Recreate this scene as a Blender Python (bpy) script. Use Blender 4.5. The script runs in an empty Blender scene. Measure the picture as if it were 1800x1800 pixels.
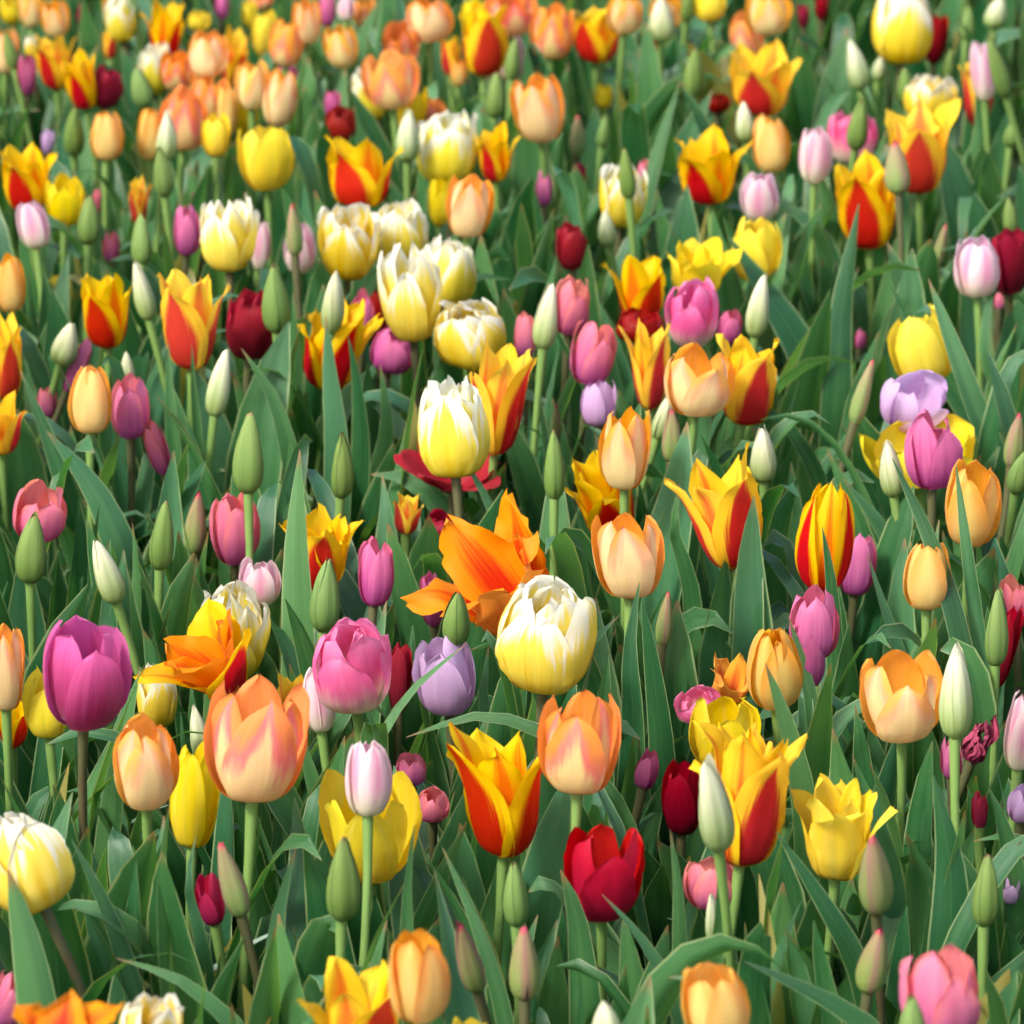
import bpy, math
import numpy as np

# ------------------------------------------------------------------ camera, sky, sun, exposure
sc = bpy.context.scene
col = sc.collection
R_ = math.radians
PITCH, FOV, CAMZ, HEADZ = R_(22.0), R_(11.0), 1.77, 0.42
cam_data = bpy.data.cameras.new('camera')
cam = bpy.data.objects.new('camera', cam_data); col.objects.link(cam)
cam.location = (0, 0, CAMZ); cam.rotation_euler = (math.pi/2 - PITCH, 0, 0)
cam_data.sensor_width = 36.0; cam_data.sensor_fit = 'HORIZONTAL'
cam_data.lens = 18.0/math.tan(FOV/2)
cam_data.clip_start, cam_data.clip_end = 0.05, 400.0
cam_data.dof.use_dof = True
cam_data.dof.focus_distance = 3.36
cam_data.dof.aperture_fstop = 13.0
sc.camera = cam

SUN_EL, SUN_AZ = R_(48.0), R_(-132.0)          # azimuth measured from +Y (view direction) towards +X
world = bpy.data.worlds.new('World'); sc.world = world; world.use_nodes = True
wn = world.node_tree.nodes; wl = world.node_tree.links
bg = wn['Background']; sky = wn.new('ShaderNodeTexSky'); sky.sky_type = 'NISHITA'; sky.sun_disc = False
sky.sun_elevation = SUN_EL; sky.sun_rotation = SUN_AZ
sky.air_density = 1.0; sky.dust_density = 3.5; sky.ozone_density = 1.0
bg.inputs['Strength'].default_value = 0.115
wl.new(sky.outputs[0], bg.inputs[0])
sun_data = bpy.data.lights.new('sun', 'SUN'); sun_data.energy = 1.5; sun_data.angle = R_(10.0)
sun_data.color = (1.0, 0.992, 0.968)
sun = bpy.data.objects.new('sun', sun_data); col.objects.link(sun)
# lamp points along its -Z: from the sun's place in the sky down to the bed
sun.rotation_euler = (-(math.pi/2 - SUN_EL), 0, -SUN_AZ)
sc.view_settings.view_transform = 'Standard'; sc.view_settings.look = 'None'
sc.view_settings.exposure = 1.60; sc.view_settings.gamma = 1.0
sc.cycles.max_bounces = 5; sc.cycles.diffuse_bounces = 3; sc.cycles.glossy_bounces = 2; sc.cycles.transmission_bounces = 4; sc.cycles.adaptive_threshold = 0.04

# ------------------------------------------------------------------ camera maths (photo pixels, 1800 x 1800)
FPX = 900.0/math.tan(FOV/2)
CAM = np.array([0, 0, CAMZ]); FW = np.array([0, math.cos(PITCH), -math.sin(PITCH)])
RT = np.array([1.0, 0, 0]); UP = np.array([0, math.sin(PITCH), math.cos(PITCH)])
def ray(px, py):
    return FW + RT*(px-900)/FPX + UP*(900-py)/FPX
def on_plane(px, py, z):
    d = ray(px, py); t = (CAMZ - z)/(-d[2]); return CAM + d*t
def project(P):
    D = np.asarray(P) - CAM; dep = D @ FW
    return 900 + FPX*(D @ RT)/dep, 900 - FPX*(D @ UP)/dep, dep

rng = np.random.default_rng(7)

# ------------------------------------------------------------------ node helper
class Sock:
    def __init__(s, g, o): s.g = g; s.o = o
    def _m(s, op, b=None, c=None, rev=False):
        n = s.g.nt.nodes.new('ShaderNodeMath'); n.operation = op
        args = [s, b] if not rev else [b, s]
        if c is not None: args.append(c)
        for i, a in enumerate(args):
            if a is None: continue
            if isinstance(a, Sock): s.g.nt.links.new(a.o, n.inputs[i])
            else: n.inputs[i].default_value = a
        return Sock(s.g, n.outputs[0])
    def __add__(s, b): return s._m('ADD', b)
    __radd__ = __add__
    def __sub__(s, b): return s._m('SUBTRACT', b)
    def __rsub__(s, b): return s._m('SUBTRACT', b, rev=True)
    def __mul__(s, b): return s._m('MULTIPLY', b)
    __rmul__ = __mul__
    def __truediv__(s, b): return s._m('DIVIDE', b)
    def __pow__(s, b): return s._m('POWER', b)
    def abs(s): return s._m('ABSOLUTE')
    def ss(s, a, b):
        n = s.g.nt.nodes.new('ShaderNodeMapRange'); n.interpolation_type = 'SMOOTHSTEP'
        s.g.nt.links.new(s.o, n.inputs[0]); n.inputs[1].default_value = a; n.inputs[2].default_value = b
        return Sock(s.g, n.outputs[0])
class Graph:
    def __init__(g, name):
        g.m = bpy.data.materials.new(name); g.m.use_nodes = True; g.nt = g.m.node_tree; g.nt.nodes.clear()
        uv = g.nt.nodes.new('ShaderNodeUVMap'); sp = g.nt.nodes.new('ShaderNodeSeparateXYZ'); g.nt.links.new(uv.outputs[0], sp.inputs[0])
        g.u = (Sock(g, sp.outputs[0]) - 0.5)*2.0; g.v = Sock(g, sp.outputs[1]); g.au = g.u.abs()
        oi = g.nt.nodes.new('ShaderNodeObjectInfo'); g.rnd = Sock(g, oi.outputs['Random'])
        sc_ = g.nt.nodes.new('ShaderNodeSeparateColor'); g.nt.links.new(oi.outputs['Color'], sc_.inputs[0]); g.fr = Sock(g, sc_.outputs[0]); g.fr2 = Sock(g, sc_.outputs[1])
        ge = g.nt.nodes.new('ShaderNodeNewGeometry'); g.back = Sock(g, ge.outputs['Backfacing']); g.pos = ge.outputs['Position']
    def noise(g, su, sv, detail=2.0, seed=0.0, rough=0.5):
        c = g.nt.nodes.new('ShaderNodeCombineXYZ')
        g.nt.links.new((g.u*su).o, c.inputs[0]); g.nt.links.new((g.v*sv).o, c.inputs[1]); g.nt.links.new((g.rnd*91.0 + seed).o, c.inputs[2])
        n = g.nt.nodes.new('ShaderNodeTexNoise'); n.inputs['Scale'].default_value = 1.0; n.inputs['Detail'].default_value = detail; n.inputs['Roughness'].default_value = rough
        g.nt.links.new(c.outputs[0], n.inputs['Vector']); return Sock(g, n.outputs[0])
    def pnoise(g, scale, detail=2.0):
        n = g.nt.nodes.new('ShaderNodeTexNoise'); n.inputs['Scale'].default_value = scale; n.inputs['Detail'].default_value = detail
        g.nt.links.new(g.pos, n.inputs['Vector']); return Sock(g, n.outputs[0])
    def mix(g, f, a, b, mode='MIX'):
        n = g.nt.nodes.new('ShaderNodeMix'); n.data_type = 'RGBA'; n.blend_type = mode; n.clamp_factor = True
        for i, x in ((0, f), (6, a), (7, b)):
            if isinstance(x, Sock): g.nt.links.new(x.o, n.inputs[i])
            elif i == 0: n.inputs[0].default_value = x
            else: n.inputs[i].default_value = (*x, 1.0)
        return Sock(g, n.outputs[2])
    def vary(g, c, hue=0.02, val=0.16, sat=0.1):
        n = g.nt.nodes.new('ShaderNodeHueSaturation')
        g.nt.links.new((g.fr*hue + g.rnd*(hue*0.3) + (0.5 - hue*0.65)).o, n.inputs['Hue'])
        r2 = g.fr2*0.65 + (g.rnd*17.31)._m('FRACT')*0.35
        g.nt.links.new((r2*val + (1 - val*0.6)).o, n.inputs['Value']); g.nt.links.new((r2*(-sat) + (1 + sat/2)).o, n.inputs['Saturation'])
        g.nt.links.new(c.o, n.inputs['Color']); return Sock(g, n.outputs[0])
    def out(g, c, rough=0.5, spec=0.3, trans=0.3, tcol=None, bump=None, bstr=0.25, bdist=0.0008, sheen=0.0):
        nt = g.nt; p = nt.nodes.new('ShaderNodeBsdfPrincipled'); o = nt.nodes.new('ShaderNodeOutputMaterial')
        if isinstance(c, Sock): nt.links.new(c.o, p.inputs['Base Color'])
        else: p.inputs['Base Color'].default_value = (*c, 1)
        if isinstance(rough, Sock): nt.links.new(rough.o, p.inputs['Roughness'])
        else: p.inputs['Roughness'].default_value = rough
        p.inputs['Specular IOR Level'].default_value = spec
        p.inputs['Sheen Weight'].default_value = sheen
        if bump is not None:
            b = nt.nodes.new('ShaderNodeBump'); b.inputs['Strength'].default_value = bstr; b.inputs['Distance'].default_value = bdist
            nt.links.new(bump.o, b.inputs['Height']); nt.links.new(b.outputs[0], p.inputs['Normal'])
        if trans > 0:
            t = nt.nodes.new('ShaderNodeBsdfTranslucent'); m = nt.nodes.new('ShaderNodeMixShader'); m.inputs[0].default_value = trans
            tc = tcol if tcol is not None else c
            if isinstance(tc, Sock): nt.links.new(tc.o, t.inputs[0])
            else: t.inputs[0].default_value = (*tc, 1)
            nt.links.new(p.outputs[0], m.inputs[1]); nt.links.new(t.outputs[0], m.inputs[2]); nt.links.new(m.outputs[0], o.inputs[0])
        else: nt.links.new(p.outputs[0], o.inputs[0])
        return g.m

M = {}
def petal_mat(name, fn, **kw):
    g = Graph(name)
    g.st = g.noise(6.0, 0.9, 4.0, 0.0, 0.62) - 0.5          # lengthwise streaks
    g.bl = g.noise(2.2, 2.6, 2.0, 5.0) - 0.5     # soft blotches
    g.fi = g.noise(30.0, 1.2, 3.0, 9.0, 0.6) - 0.5    # fine veins
    c = fn(g)
    # old tips and pinhead blemishes that any open flower carries
    if name not in ('cream_double', 'pale_pink'):
        sp = g.noise(26.0, 34.0, 1.0, 21.0).ss(0.755, 0.80)
        c = g.mix(sp*0.35, c, (0.30, 0.17, 0.06))
    c = g.mix((g.fi*2.6 + 0.4)*0.5, c, g.mix(1.0, c, (0.90, 0.78, 0.74) if name != 'cream_double' else (0.97, 0.93, 0.80), 'MULTIPLY'))
    if name not in ('dark_red', 'red', 'magenta', 'green_bud', 'brown_bud', 'withered', 'flame_outer', 'flame_inner', 'orange_star'):
        c = g.mix((g.st*2.4)*0.3, c, g.mix(0.5, c, (0.9, 0.86, 0.78)))
    c = g.vary(c, **{k: kw.pop(k) for k in ('hue', 'val', 'sat') if k in kw})
    M[name] = g.out(c, rough=kw.get('rough', 0.52), spec=kw.get('spec', 0.22), trans=kw.get('trans', 0.42), bump=g.fi + g.st*0.6, bstr=0.45, bdist=0.0008, sheen=kw.get('sheen', 0.0))

def f_ap(g):
    e = g.au.ss(0.0, 0.7)*0.30 + g.v*0.88 + g.st*0.5 + g.bl*0.35 + (g.fr - 0.6)*0.22
    c = g.mix(e.ss(0.50, 0.90), (0.88, 0.75, 0.34), (0.87, 0.45, 0.25))
    c = g.mix((e + g.au*0.22).ss(0.84, 1.16)*0.9, c, (0.91, 0.47, 0.06))
    inn = g.mix((g.v + g.st*0.3).ss(0.2, 0.9), (0.87, 0.44, 0.04), (0.89, 0.35, 0.025))
    return g.mix(g.back, c, inn)
def f_ap2(g):                                   # rosier
    e = g.au.ss(0.0, 0.6)*0.30 + g.v*0.86 + g.st*0.5 + g.bl*0.45 + (g.fr - 0.65)*0.2
    c = g.mix(e.ss(0.42, 0.70), (0.87, 0.70, 0.28), (0.85, 0.22, 0.17))
    c = g.mix((e + g.au*0.12).ss(0.70, 0.96), c, (0.89, 0.31, 0.04))
    inn = g.mix((g.v + g.st*0.3).ss(0.2, 0.9), (0.86, 0.34, 0.05), (0.88, 0.30, 0.05))
    return g.mix(g.back, c, inn)
def f_bf(g):
    e = g.au*0.5 + g.v*0.75 + g.st*0.35
    c = g.mix(e.ss(0.45, 1.1), (0.86, 0.66, 0.20), (0.90, 0.45, 0.06))
    c = g.mix((g.au + g.v*0.5 + g.st*0.5).ss(0.6, 1.0)*0.25, c, (0.84, 0.3, 0.12))
    inn = g.mix(g.v.ss(0.2, 0.9), (0.88, 0.52, 0.05), (0.9, 0.42, 0.04))
    return g.mix(g.back, c, inn)
def f_wd(g):
    e = g.v*1.0 + g.au*0.30 + g.st*1.05 + g.bl*0.35 + g.fr*0.10
    c = g.mix(e.ss(0.10, 0.75), (0.83, 0.57, 0.010), (0.86, 0.69, 0.065))
    c = g.mix(e.ss(0.82, 1.08), c, (0.82, 0.80, 0.66))
    return c
def f_fl_out(g):
    wid = 0.74 - (g.v._m('POWER', 2.2))*0.62 + (g.fr - 0.5)*0.2
    m = (wid - g.au + g.st*0.45 + g.fi*0.40 + g.bl*0.15).ss(-0.12, 0.15)
    yel = g.mix((g.v + g.st*0.3).ss(0.6, 1.1), (0.89, 0.60, 0.012), (0.89, 0.50, 0.01))
    red = g.mix((g.v + g.bl*0.5).ss(0.3, 1.0), (0.50, 0.012, 0.008), (0.66, 0.03, 0.012))
    c = g.mix(m, yel, red)
    c = g.mix(1.0 - (g.v + g.st*0.06).ss(0.03, 0.12), c, (0.72, 0.42, 0.05))
    mi = ((0.55 - g.au*0.9 - g.v*0.55) + g.st*0.5).ss(-0.05, 0.35)
    inn = g.mix(mi, (0.90, 0.58, 0.012), (0.84, 0.16, 0.008))
    return g.mix(g.back, c, inn)
def f_fl_in(g):
    m = ((0.80 - g.au*1.0 - g.v*0.64) + g.st*0.8 + g.fi*0.35 + g.bl*0.3 + (g.fr - 0.5)*0.3).ss(-0.16, 0.38)
    c = g.mix(m, (0.90, 0.58, 0.012), (0.85, 0.17, 0.008))
    c = g.mix((m*m*(0.42 - g.v)).ss(0.0, 0.35), c, (0.62, 0.02, 0.008))
    return c
def f_st_out(g):                                # yellow with red flanks
    m = (g.au - 0.42 + g.st*0.35 + g.fi*0.25 - (g.v._m('POWER', 4.0))*0.3).ss(-0.06, 0.1)
    c = g.mix(m, (0.88, 0.58, 0.015), (0.66, 0.02, 0.03))
    c = g.mix((0.34 - g.au - g.v*0.2 + g.st*0.4).ss(-0.05, 0.2)*0.6, c, (0.86, 0.22, 0.01))
    return g.mix(g.back, c, (0.88, 0.52, 0.012))
def f_ye(g):
    c = g.mix((g.v + g.st*0.4).ss(0.05, 0.7), (0.82, 0.63, 0.03), (0.88, 0.71, 0.03))
    c = g.mix((0.16 - g.au + g.st*0.2).ss(0.0, 0.16)*(1.0 - g.v)*0.55, c, (0.55, 0.52, 0.06))
    return g.mix(g.back*0.7, c, (0.88, 0.62, 0.012))
def f_mg(g):
    c = g.mix((g.v + g.st*0.6 + g.au*0.15).ss(0.30, 1.10), (0.37, 0.0, 0.105), (0.77, 0.12, 0.37))
    return g.mix(g.back*0.6, c, (0.66, 0.10, 0.36))
def f_pk(g):
    c = g.mix((g.v + g.st*0.5 - g.au*0.08).ss(0.12, 0.6), (0.86, 0.78, 0.60), (0.82, 0.14, 0.34))
    c = g.mix((g.v + g.bl*0.4).ss(0.7, 1.05)*0.5, c, (0.84, 0.36, 0.52))
    return c
def f_pp(g):
    m = ((0.5 - g.au*0.75) + g.st*0.6).ss(0.0, 0.5)
    c = g.mix(m, (0.84, 0.66, 0.66), (0.80, 0.36, 0.50))
    c = g.mix((g.v + g.st*0.3).ss(0.08, 0.55), (0.82, 0.80, 0.55), c)
    return c
def f_li(g):
    c = g.mix((g.v + g.st*0.5).ss(0.0, 0.8), (0.60, 0.35, 0.58), (0.71, 0.48, 0.74))
    return c
def f_dr(g):
    c = g.mix((g.v + g.st*0.5 + g.bl*0.3).ss(0.0, 1.0), (0.17, 0.004, 0.018), (0.33, 0.008, 0.022))
    return g.mix(g.back*0.7, c, (0.46, 0.012, 0.03))
def f_rd(g):
    c = g.mix((g.v + g.st*0.6).ss(0.1, 0.9), (0.34, 0.015, 0.07), (0.54, 0.022, 0.075))
    return g.mix(g.back*0.7, c, (0.5, 0.010, 0.025))
def f_cr(g):
    c = g.mix((g.v + g.st*0.4 + g.bl*0.3).ss(0.08, 0.85), (0.48, 0.09, 0.31), (0.80, 0.22, 0.33))
    c = g.mix((g.au + g.v*0.5 + g.st*0.3).ss(0.8, 1.4)*0.6, c, (0.80, 0.22, 0.18))
    return g.mix(g.back*0.6, c, (0.80, 0.20, 0.12))
def f_mv(g):                                    # mauve pink, hardly any coral
    c = g.mix((g.v + g.st*0.5 + g.bl*0.3).ss(0.05, 0.95), (0.46, 0.07, 0.29), (0.77, 0.20, 0.39))
    return g.mix(g.back*0.7, c, (0.66, 0.10, 0.16))
def f_or_out(g):
    e = g.au*0.5 + g.v*0.7 + g.st*0.4
    c = g.mix(e.ss(0.1, 0.9), (0.78, 0.20, 0.02), (0.87, 0.38, 0.05))
    m = ((0.82 - g.au*0.85 - g.v*0.70) + g.st*0.8 + g.fi*0.6).ss(-0.1, 0.45)
    inn = g.mix(m, (0.86, 0.33, 0.012), (0.66, 0.06, 0.006))
    return g.mix(g.back, c, inn)
def f_gb(g):
    c = g.mix((g.v + g.st*0.6).ss(0.1, 1.0), (0.125, 0.215, 0.045), (0.20, 0.30, 0.075))
    c = g.mix((g.au).ss(0.80, 0.97)*0.75, c, (0.07, 0.12, 0.03))
    c = g.mix((g.st*3.0 + 0.2)*0.6, c, (0.075, 0.15, 0.035))
    c = g.mix(g.v.ss(0.93, 1.0), c, (0.25, 0.17, 0.07))
    return c
def f_cb(g):
    c = g.mix((g.v + g.st*0.4 + g.au*0.1).ss(0.2, 1.0), (0.24, 0.34, 0.09), (0.72, 0.71, 0.48))
    c = g.mix((g.au).ss(0.82, 0.97)*0.6, c, (0.18, 0.25, 0.07))
    c = g.mix((g.st*3.0 + 0.1)*0.5*(1.0 - g.v*0.6), c, (0.20, 0.32, 0.09))
    c = g.mix((0.2 - g.au + g.st*0.2).ss(0.0, 0.2)*0.4*(1.0 - g.v*0.7), c, (0.36, 0.5, 0.2))
    return c
def f_vb(g):
    c = g.mix((g.v + g.st*0.7 + g.bl*0.4).ss(0.2, 1.0), (0.19, 0.27, 0.075), (0.29, 0.22, 0.11))
    c = g.mix((g.au + g.st*0.3).ss(0.5, 1.0)*0.6, c, (0.34, 0.13, 0.14))
    c = g.mix(g.v.ss(0.86, 1.0), c, (0.55, 0.05, 0.09))
    return c
def f_wt(g):
    c = g.mix((g.v + g.st*0.9 + g.bl*0.9).ss(0.1, 0.9), (0.22, 0.02, 0.05), (0.40, 0.07, 0.11))
    c = g.mix((g.bl + g.fi).ss(0.1, 0.5), c, (0.20, 0.11, 0.05))
    return c
for nm, fn, kw in (('apricot', f_ap, dict(hue=0.03)), ('rose_apricot', f_ap2, dict(hue=0.03)), ('buff', f_bf, dict(hue=0.02)), ('cream_double', f_wd, dict(val=0.1)),
                   ('flame_outer', f_fl_out, dict(hue=0.012)), ('flame_inner', f_fl_in, dict(hue=0.015)), ('stripe', f_st_out, {}), ('yellow', f_ye, dict(hue=0.012)),
                   ('magenta', f_mg, dict(hue=0.01, rough=0.42, sheen=0.15)), ('pink', f_pk, {}), ('pale_pink', f_pp, {}), ('lilac', f_li, {}), ('dark_red', f_dr, dict(rough=0.42)),
                   ('red', f_rd, dict(rough=0.42)), ('coral', f_cr, dict(hue=0.03)), ('mauve', f_mv, dict(hue=0.02)), ('orange_star', f_or_out, {}), ('green_bud', f_gb, dict(hue=0.02, trans=0.12)),
                   ('cream_bud', f_cb, dict(trans=0.15)), ('brown_bud', f_vb, dict(hue=0.03, trans=0.12)), ('withered', f_wt, dict(trans=0.15, rough=0.7))):
    petal_mat(nm, fn, **kw)

def leaf_mat():
    g = Graph('tulip_leaf')
    stripe = g.noise(30.0, 0.6, 4.0, 0.0, 0.65) - 0.5; broad = g.noise(2.0, 2.0, 2.0, 3.0) - 0.5
    w = g.pnoise(9.0) - 0.5
    k = g.rnd*0.6 + w*1.3 + broad*0.7 + 0.18
    c = g.mix(k.ss(0.0, 0.95), (0.014, 0.090, 0.027), (0.084, 0.225, 0.069))
    blue = (g.rnd*7.77)._m('FRACT')
    c = g.mix((blue + w*0.8).ss(0.45, 1.1)*0.6, c, (0.052, 0.175, 0.106))
    c = g.mix((stripe*4.0 + 0.45)*0.5, c, g.mix(1.0, c, (1.7, 1.45, 1.6), 'MULTIPLY'))
    c = g.mix((0.07 - g.au).ss(0.0, 0.07)*0.35, c, (0.10, 0.22, 0.08))            # midrib
    c = g.mix(g.au.ss(0.88, 0.97)*0.85, c, (0.30, 0.38, 0.17))                    # pale margin
    c = g.mix((g.v + stripe*0.03).ss(0.968, 0.996)*(w + g.rnd*0.3).ss(0.05, 0.2), c, (0.26, 0.16, 0.07))        # dry tip
    spk = g.noise(30.0, 60.0, 1.0, 33.0).ss(0.73, 0.78)
    c = g.mix(spk*0.35, c, (0.16, 0.17, 0.07))
    c = g.mix(g.rnd.ss(0.955, 0.97)*(g.v + broad).ss(0.3, 0.9)*0.8, c, (0.33, 0.26, 0.06))   # a few leaves go yellow
    tc = g.mix(1.0, c, (2.2, 1.9, 0.6), 'MULTIPLY')
    M['leaf'] = g.out(c, rough=stripe*0.25 + 0.33, spec=0.75, trans=0.32, tcol=tc, bump=stripe, bstr=0.6, bdist=0.001)
leaf_mat()
def stem_mat(name, a, b):
    g = Graph(name); n = g.pnoise(28.0)
    M[name] = g.out(g.mix((n + g.v*0.3).ss(0.3, 0.8), a, b), rough=0.5, spec=0.35, trans=0.0)
stem_mat('green_stem', (0.085, 0.17, 0.035), (0.15, 0.25, 0.06))
stem_mat('purple_stem', (0.105, 0.032, 0.026), (0.085, 0.085, 0.035))
g = Graph('soil'); n1 = g.pnoise(40.0, 6.0); M['soil'] = g.out(g.mix(n1.ss(0.35, 0.7), (0.016, 0.011, 0.007), (0.06, 0.042, 0.027)), rough=0.95, spec=0.1, trans=0.0, bump=n1, bstr=0.9, bdist=0.02)
g = Graph('grass_blade'); n1 = g.pnoise(14.0); M['grass'] = g.out(g.mix(n1.ss(0.3, 0.7), (0.06, 0.15, 0.06), (0.26, 0.36, 0.26)), rough=0.4, spec=0.4, trans=0.2)

# ------------------------------------------------------------------ mesh helpers
_topo = {}
def topo(nu, nv):
    if (nu, nv) not in _topo:
        f = [(j*(nu+1)+i, j*(nu+1)+i+1, (j+1)*(nu+1)+i+1, (j+1)*(nu+1)+i) for j in range(nv) for i in range(nu)]
        uu, vv = np.meshgrid(np.linspace(0, 1, nu+1), np.linspace(0, 1, nv+1))
        uv = np.stack([uu.ravel(), vv.ravel()], 1)
        _topo[(nu, nv)] = (f, uv, uv[np.array(f).ravel()].astype(np.float32).ravel())
    return _topo[(nu, nv)]
def add_mesh(name, V, F, uvl, mat, parent=None):
    me = bpy.data.meshes.new(name); me.from_pydata(V.tolist(), [], F)
    if uvl is not None:
        l = me.uv_layers.new(name='UVMap'); l.data.foreach_set('uv', uvl)
    me.polygons.foreach_set('use_smooth', np.ones(len(F), bool))
    for m in (mat if isinstance(mat, (list, tuple)) else [mat]): me.materials.append(m)
    o = bpy.data.objects.new(name, me); col.objects.link(o)
    if parent is not None: o.parent = parent
    return o
def empty(name, loc, parent=None):
    o = bpy.data.objects.new(name, None); o.empty_display_size = 0.02; o.location = loc; col.objects.link(o)
    if parent is not None: o.parent = parent
    return o
def hermite(cp, v):
    cp = np.array(cp, float); x, y = cp[:, 0], cp[:, 1:]
    d = np.gradient(y, x, axis=0); i = np.clip(np.searchsorted(x, v, side='right')-1, 0, len(x)-2)
    h = (x[i+1]-x[i])[:, None]; t = ((v-x[i])[:, None])/h
    return (2*t**3-3*t**2+1)*y[i] + (t**3-2*t**2+t)*h*d[i] + (-2*t**3+3*t**2)*y[i+1] + (t**3-t**2)*h*d[i+1]
def norm(a): return a/np.linalg.norm(a)

# ------------------------------------------------------------------ petals and heads
PROF = {
 'cup':   [(0,.16,0),(.10,.53,.035),(.28,.86,.20),(.5,1.0,.45),(.72,.97,.71),(.9,.82,.91),(1,.66,1.0)],
 'tall':  [(0,.16,0),(.10,.55,.035),(.28,.89,.20),(.5,1.0,.45),(.75,.88,.76),(.9,.70,.92),(1,.50,1.0)],
 'bud':   [(0,.20,0),(.12,.70,.07),(.32,1.0,.26),(.58,.86,.56),(.82,.47,.83),(1,.06,1.0)],
 'flame': [(0,.14,0),(.13,.52,.06),(.33,.78,.27),(.58,.84,.56),(.82,.92,.84),(1,1.06,1.0)],
 'star':  [(0,.10,0),(.18,.34,.18),(.42,.60,.45),(.72,.90,.76),(1,1.14,.96)],
}
def petal(r_, nu, nv, R, H, prof, phi, rad, hgt, W, vm, p, q, opn, rip, crs, kc, jit, curl=0.0, crumple=0.0):
    _, uv, _ = topo(nu, nv)
    v = np.linspace(0, 1, nv+1); rz = hermite(PROF[prof], v)
    ro = abs(r_.normal(0, jit))*(.9 if rad > .95 else -.45)
    r = R*rad*(rz[:, 0] + (opn + ro)*v**2.0 + curl*np.clip(v-.78, 0, 1)**1.5*6)
    z = H*hgt*(1 + r_.normal(0, .012+jit*0.5))*(rz[:, 1] - curl*0.4*np.clip(v-.8, 0, 1)**2*6)
    a = np.clip(v/vm, 0, 1); b = np.clip((v-vm)/(1-vm), 0, 1)
    s = np.where(v < vm, 0.34+0.66*np.sin(a*np.pi/2)**0.9, np.maximum(1-b**p, 0)**q)
    w = np.maximum(W*R*rad*s*(1+r_.normal(0, .05)), 0.03*R)
    rc = np.maximum(r*kc, 0.34*R)
    u = np.linspace(-1, 1, nu+1)
    th = np.clip(u[None, :]*(w/rc)[:, None], -2.5, 2.5)
    x = rc[:, None]*np.sin(th); y = r[:, None] - rc[:, None]*(1-np.cos(th))
    vv = v[:, None]; uu = u[None, :]
    f1, f2, p1, p2, p3, p4 = r_.uniform(4, 8), r_.uniform(9, 15), *r_.uniform(0, 6.28, 4)
    side = np.where(uu > 0, 1.0, -1.0)
    rg = np.where(uu > 0, np.sin(13*vv+p1)+.7*np.sin(29*vv+p3)+.5*np.sin(47*vv+p2), np.sin(15*vv+p2)+.7*np.sin(31*vv+p4)+.5*np.sin(43*vv+p1))
    x = x*(1 + rip*.55*rg*np.abs(uu)**3*np.clip(vv*2-.5, 0, 1))
    y = y + rip*.30*R*np.abs(uu)**5*rg*np.clip(vv*2-.6, 0, 1)
    y = y + rip*R*np.abs(uu)**2*(np.sin(f1*vv+p1+side*1.3)+.5*np.sin(f2*vv+p2+side*2.1))*(.25+vv)
    y = y + rip*.55*R*np.sin(2.2*uu+p3)*np.sin(4*vv+p4)*vv
    y = y - crs*R*np.exp(-(uu/.16)**2)*np.sin(np.pi*np.clip(vv*1.1, 0, 1))
    y = y + r_.normal(.03, .06)*R*np.abs(uu)**4*np.clip(vv*1.6, 0, 1)      # margins stand a little proud
    zz = z[:, None] + H*rip*.35*np.sin(3.1*uu+p2)*vv**2 + H*rip*.3*np.abs(uu)*np.sin(17*vv+p1+side)*vv
    x = x + R*rip*.6*np.sin(3*vv+p3)*vv + r_.normal(0, .07)*R*vv**2.5
    y = y + r_.normal(.0, .10)*R*np.clip(vv-.72, 0, 1)**1.6*6*(1-.5*uu**2)
    if crumple:
        y = y + crumple*R*np.sin(9*uu+p1+7*vv)*vv; zz = zz + crumple*.5*H*np.sin(7*uu+p2)*vv; x = x + crumple*R*np.sin(12*vv+p4)
    c, sn = math.cos(phi), math.sin(phi)
    # y axis (outwards) goes to direction phi
    X = y*c - x*sn; Y = y*sn + x*c
    return np.stack([X.ravel(), Y.ravel(), np.broadcast_to(zz, X.shape).ravel()], 1)

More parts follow.
